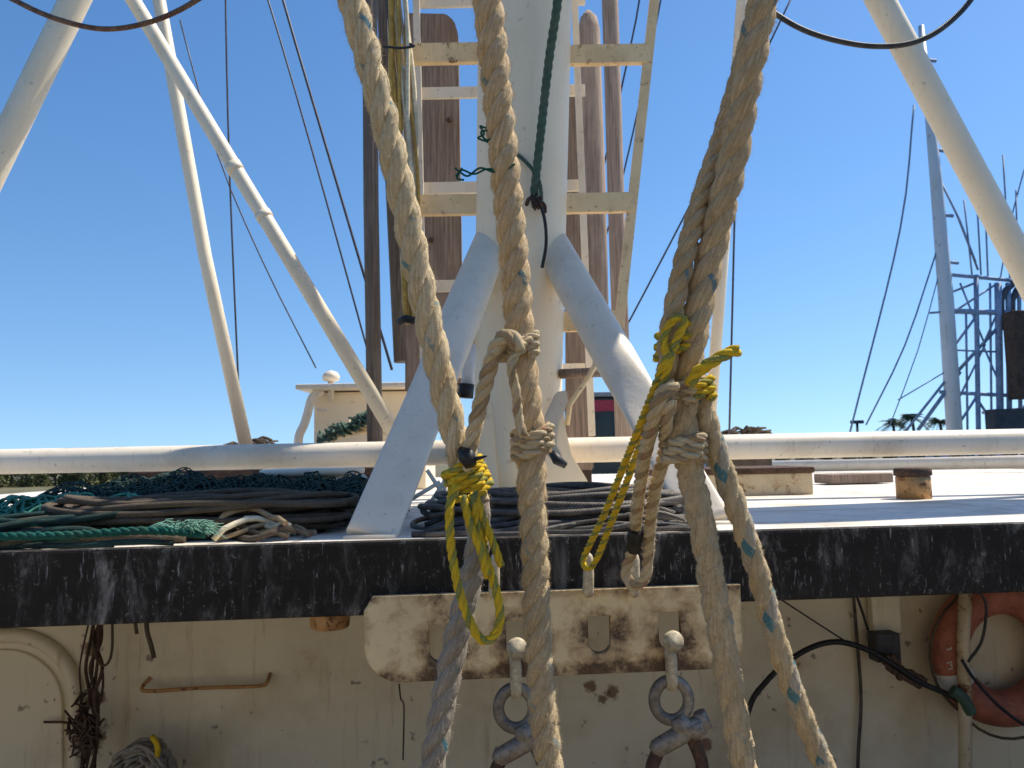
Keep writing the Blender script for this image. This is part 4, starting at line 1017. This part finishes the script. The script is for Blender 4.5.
# red-striped cabin seen between the poles
b1 = boat('moored_boat', 2.1, 19.5, 14, 4.6, 3.6, 'boat with a red striped dark windowed cabin behind the poles')
p = at(600, 388, 19.5); cabin(b1, p.x, 19.5, 3.9, 1.9, 2.4, p.z - 3.9 - .3, 2, 'glass', 'greyroof', 'redp')
# trawler at right with a tall mast and lattice gantry
b2 = boat('moored_boat', 15.5, 24.0, 19, 5.5, 4.15, 'trawler with a tall grey mast and hazy blue grey gantry at right')
c = at(905, 462, 24); cabin(b2, at(850, 460, 24).x, 24, 4.1, 3.0, 2.4, .62, 3)
cabin(b2, at(1075, 460, 24).x, 24, 4.3, 3.4, 2.6, 1.9, 4)
def bt_(L, r, nm, mat='hazeblue', Y=22.0, par=b2):
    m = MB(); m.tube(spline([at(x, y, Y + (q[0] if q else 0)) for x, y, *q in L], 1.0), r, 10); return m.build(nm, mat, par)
m = MB(); m.tube([at(957, 470, 22), at(946, 300, 22), at(936, 180, 22), at(921, 26, 22)], [.21, .20, .16, .08], 14); m.build('mast', 'hullb', b2)
for y in (60, 90, 150, 215, 262): bt_([(925 + (y - 60) * .11, y), (936 + (y - 60) * .11, y + 1)], .05, 'mast_step')
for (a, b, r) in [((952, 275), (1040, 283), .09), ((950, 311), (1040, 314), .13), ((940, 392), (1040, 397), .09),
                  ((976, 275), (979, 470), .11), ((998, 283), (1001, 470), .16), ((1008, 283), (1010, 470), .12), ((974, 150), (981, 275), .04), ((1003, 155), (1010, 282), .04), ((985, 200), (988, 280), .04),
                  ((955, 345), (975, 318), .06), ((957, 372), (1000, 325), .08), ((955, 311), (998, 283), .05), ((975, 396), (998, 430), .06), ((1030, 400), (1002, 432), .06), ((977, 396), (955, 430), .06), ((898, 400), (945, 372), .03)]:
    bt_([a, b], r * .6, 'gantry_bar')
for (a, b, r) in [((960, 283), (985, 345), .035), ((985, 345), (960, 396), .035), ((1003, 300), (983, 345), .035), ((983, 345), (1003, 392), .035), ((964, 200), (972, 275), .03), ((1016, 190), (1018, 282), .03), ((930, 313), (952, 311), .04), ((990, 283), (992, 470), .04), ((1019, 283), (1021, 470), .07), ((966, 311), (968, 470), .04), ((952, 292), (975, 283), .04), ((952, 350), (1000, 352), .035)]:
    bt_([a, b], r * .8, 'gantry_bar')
for dx in (0, 11): bt_([(1001 + dx, 330), (1001 + dx, 300), (1006 + dx, 290), (1013 + dx, 284), (1026 + dx, 280)], .09, 'bent_pipe', 'stay')
m = MB(); p = at(1024, 355, 21.5); m.box(p, (.75, .5, 2.4), 0, .05); m.build('funnel', 'rust', b2)
m = MB(); p = at(1008, 420, 21.8); m.box(p, (1.0, .5, .6), 0, .05); m.build('locker', 'darkgrey', b2)
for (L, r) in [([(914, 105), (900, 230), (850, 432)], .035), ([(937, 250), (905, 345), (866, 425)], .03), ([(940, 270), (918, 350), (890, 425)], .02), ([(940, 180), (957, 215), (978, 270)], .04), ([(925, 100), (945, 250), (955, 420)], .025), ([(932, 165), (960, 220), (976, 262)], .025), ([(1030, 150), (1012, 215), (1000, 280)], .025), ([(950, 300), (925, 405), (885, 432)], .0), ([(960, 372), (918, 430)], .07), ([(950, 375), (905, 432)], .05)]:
    if r: bt_(L, r * .75, 'stay', 'hazew')
# pile of gear on the trawler's deck
m = MB(); rnd = random.Random(31)
for i in range(150):
    x = rnd.uniform(905, 1035); P = [at(x + rnd.uniform(-8, 8), 463 + rnd.uniform(-10, 5), 21.2 + rnd.uniform(-.3, .3)) for _ in range(4)]
    m.tube(spline(P, .3), rnd.uniform(.03, .08), 5, rnd.choice([0, 0, 1, 2, 3]))
m.build('net_pile', ['netm', 'whitep', 'hazeblue', 'tealcord'], b2)
b3 = boat('moored_boat', 14.6, 36.0, 9, 3.4, 3.9, 'small blue white boat low behind the pipe on the right')
cabin(b3, at(800, 455, 36).x, 36, 3.9, 2.0, 2.0, .7, 3)
b4 = boat('moored_boat', at(350, 460, 30).x, 30.0, 10, 3.6, 3.4, 'low white boat hidden behind the cream housing')
# lamp post
lp2 = thing('street_lamp', 'small dark lamp post far off right above the pipe', 'street lamp', V((at(857, 440, 60).x, 60, 0)))
p = at(857, 422, 60)
m = MB(); m.tube([V((p.x, 60, 0)), V((p.x, 60, p.z))], .10, 8); m.build('post', 'darkgrey', lp2)
m = MB(); m.box(p, (.9, .4, .25), 0, .04); m.build('head', 'darkgrey', lp2)

# palms and shore trees
def palm(px, pyt, Y, label, src=None):
    c = at(px, pyt, Y); base = V((c.x, Y, .6))
    th = thing('palm_tree', label, 'palm', base, 'palms on the far bank')
    m = MB(); m.tube(spline([base, base.lerp(c, .5) + V((.3, 0, 0)), c], 1.0), .22, 8); m.build('trunk', 'bark', th)
    m = MB(); r_ = random.Random(int(px))
    for i in range(26):
        a = r_.uniform(0, 6.28); e = r_.uniform(-.2, 1.2); Lf = r_.uniform(2.0, 2.9); d = V((math.cos(a) * math.cos(e), math.sin(a) * math.cos(e), math.sin(e)))
        P = [c + d * Lf * t + V((0, 0, -1.6 * t * t)) for t in (0, .25, .5, .75, 1)]
        side = d.cross(V((0, 0, 1))).normalized()
        for k in range(4):
            for q in range(3):
                b = P[k].lerp(P[k + 1], q / 3)
                for s_ in (-1, 1):
                    tip = b + side * s_ * .7 + d * .35 + V((0, 0, -.35)); w_ = d * .07
                    m.add([b - w_, b + w_, tip], [(0, 1, 2)])
        m.tube(P, .03, 4)
    m.build('crown', 'leaf2', th)
palm(912, 418, 120, 'tallest palm on the far bank left of the grey mast')
palm(893, 424, 128, 'shorter palm left of the tallest palm')
palm(940, 422, 124, 'palm close to the foot of the grey mast')
def tree_mesh(seed, h=5.0, w=3.4):
    r_ = random.Random(seed); m = MB(); cl = []
    for i in range(16):
        a = r_.uniform(0, 6.28); q = r_.uniform(.1, 1) * w * .5; cl.append(V((q * math.cos(a), q * math.sin(a), h * r_.uniform(.08, .95))))
    for c in cl:
        for k in range(110):
            d = V((r_.gauss(0, 1), r_.gauss(0, 1), r_.gauss(0, .8))).normalized() * r_.uniform(.5, 1.0) * .95
            p = c + d; n = V((r_.uniform(-1, 1), r_.uniform(-1, 1), r_.uniform(-.3, 1))).normalized(); u = n.orthogonal().normalized(); v = n.cross(u); s_ = r_.uniform(.10, .2)
            m.add([p + u * s_, p + v * s_, p - u * s_, p - v * s_], [(0, 1, 2, 3)], None, 0, False)
    t = MB(); t.tube(spline([V((0, 0, -.3)), V((.1, 0, h * .3)), V((0, .1, h * .7))], .4), [.22] * 0 or .16, 7)
    for i in range(5): t.tube([V((0, 0, h * .3)), cl[i]], .07, 5)
    return m, t
protos = []
for s_ in range(3):
    th = thing('mangrove_tree', '', 'tree', V((0, 0, 0)), 'bushy trees on the far bank')
    mm, tt = tree_mesh(40 + s_); mm.build('crown', 'leaf', th); tt.build('trunk', 'bark', th); protos.append(th)
rnd = random.Random(77); used = [0, 0, 0]
tx = [(-14 + i * 11.5 + rnd.uniform(-3, 3)) for i in range(14)] + [760 + i * 22 + rnd.uniform(-5, 5) for i in range(14)]
side_names = ['far left of the picture', 'right of the ropes']
for i, px in enumerate(tx):
    Y = 141 + rnd.uniform(0, 8); p = at(px, 460, Y); k = i % 3
    lab = ('olive bushy tree %s on the bank below the pipe at far left' % ['first', 'second', 'third', 'fourth', 'fifth', 'sixth', 'seventh', 'eighth', 'ninth', 'tenth', 'eleventh', 'twelfth', 'thirteenth', 'fourteenth'][i % 14]) if i < 14 else ('dark bushy tree %s along the bank at right' % ['first', 'second', 'third', 'fourth', 'fifth', 'sixth', 'seventh', 'eighth', 'ninth', 'tenth', 'eleventh', 'twelfth', 'thirteenth', 'fourteenth'][i % 14])
    loc = V((p.x, Y, .8)); sc = rnd.uniform(.85, 1.15)
    if not used[k]:
        o = protos[k]; o.location = loc; o.scale = (sc,) * 3; o['label'] = lab; used[k] = 1
    else: dup(protos[k], loc, lab, rnd.uniform(0, 6), sc)

# ------------------------------------------------------------------ unseen ship parts added to block sky and cast shade
wc = V((0, -3.6, ZL)); wz = thing('added_wheelhouse', 'cream house front added unseen behind the photographer to block sky', 'added_wheelhouse', wc)  # added out of view: blocks rear sky, bounces warm sun onto the wall
m = MB(); m.box(wc + V((0, -.5, 2.1)), (9.0, 1.0, 4.2), 0, .03); m.build('wall', 'wall', wz)
for k in range(5):
    m = MB(); m.box(wc + V((-2.8 + 1.4 * k, .02, 3.1)), (1.0, .06, .7), 0, .02); m.build('window', 'glass', wz)
m = MB(); m.box(wc + V((0, -.3, 4.27)), (9.6, 1.9, .12), 0, .02); m.build('roof', 'white', wz)
for sx in (-1, 1):
    m = MB(); m.box((5.4 * sx, -.2, ZL + .75), (.08, 7.4, 1.5), 0, .01); tag(m.build('added_bulwark', 'wall'), 'cream sky screen added on the %s side of the working deck' % ('left' if sx < 0 else 'right'), 'added_bulwark')  # added out of view to keep side sky off the cabin wall
aw = V((5.2, 5.3, EYE + 4.4)); at_ = thing('shade_boom', 'unseen spar and canvas added overhead to shade the right deck', 'shade_boom', aw)  # added above the frame to throw the shadow band on the right deck
m = MB(); m.tube([aw + V((-1.6, -.3, 0)), aw + V((2.4, .1, 0))], .10, 16); m.build('spar', 'tube', at_)
m = MB(); m.tube(spline([aw + V((-1.3, -.25, -.1)), aw + V((-.9, -.2, -.1)), aw + V((0, 0, -.12)), aw + V((1.2, .1, -.12)), aw + V((2.2, .2, -.1))], .1), .38, 14, 0, True, 1.2); m.build('canvas', 'whitep', at_)
cr = V((1.85, 4.95, EYE + 3.9)); ct = thing('shade_platform', 'steel platform added above view to shade the left brace', 'platform', cr)  # added above the frame, placed so its shadow falls on the left brace
m = MB(); m.box(cr, (1.5, 1.5, .06), 0, .01); m.build('floor', 'white', ct)
m = MB(); m.bar(cr + V((-1.15, -.4, -.05)), cr + V((.6, .2, -.05)), .1, .1); m.build('bracket', 'white', ct)
# ------------------------------------------------------------------ light
SUN_EL, SUN_AZ = R(56), R(67)
w = bpy.data.worlds.new('World'); scene.world = w; w.use_nodes = True
sky = w.node_tree.nodes.new('ShaderNodeTexSky'); sky.sky_type = 'NISHITA'; sky.sun_disc = False
sky.sun_elevation = SUN_EL; sky.sun_rotation = SUN_AZ; sky.air_density = 1.0; sky.dust_density = 0.3; sky.ozone_density = 2.0
wn = w.node_tree.nodes; wl = w.node_tree.links
tcw = wn.new('ShaderNodeTexCoord'); vm = wn.new('ShaderNodeVectorMath'); vm.operation = 'MULTIPLY_ADD'
vm.inputs[1].default_value = (1, 1, .85); vm.inputs[2].default_value = (0, 0, .115)
nm = wn.new('ShaderNodeVectorMath'); nm.operation = 'NORMALIZE'
wl.new(tcw.outputs['Generated'], vm.inputs[0]); wl.new(vm.outputs[0], nm.inputs[0]); wl.new(nm.outputs[0], sky.inputs[0])
hs = wn.new('ShaderNodeHueSaturation'); hs.inputs['Saturation'].default_value = 1.24; hs.inputs['Hue'].default_value = 0.501; wl.new(sky.outputs[0], hs.inputs['Color'])
wl.new(hs.outputs[0], wn['Background'].inputs[0]); w.node_tree.nodes['Background'].inputs[1].default_value = 0.105
sd = bpy.data.lights.new('sun', 'SUN'); sd.energy = 3.9; sd.angle = R(.53); sd.color = (1, .93, .81)
so_ = bpy.data.objects.new('sun', sd); C.objects.link(so_)
D = V((math.sin(SUN_AZ) * math.cos(SUN_EL), math.cos(SUN_AZ) * math.cos(SUN_EL), math.sin(SUN_EL)))
so_.rotation_euler = (-D).to_track_quat('-Z', 'Y').to_euler()
scene.view_settings.view_transform = 'Standard'; scene.view_settings.look = 'None'; scene.view_settings.gamma = 1; scene.view_settings.exposure = 0.72
scene.cycles.max_bounces = 6
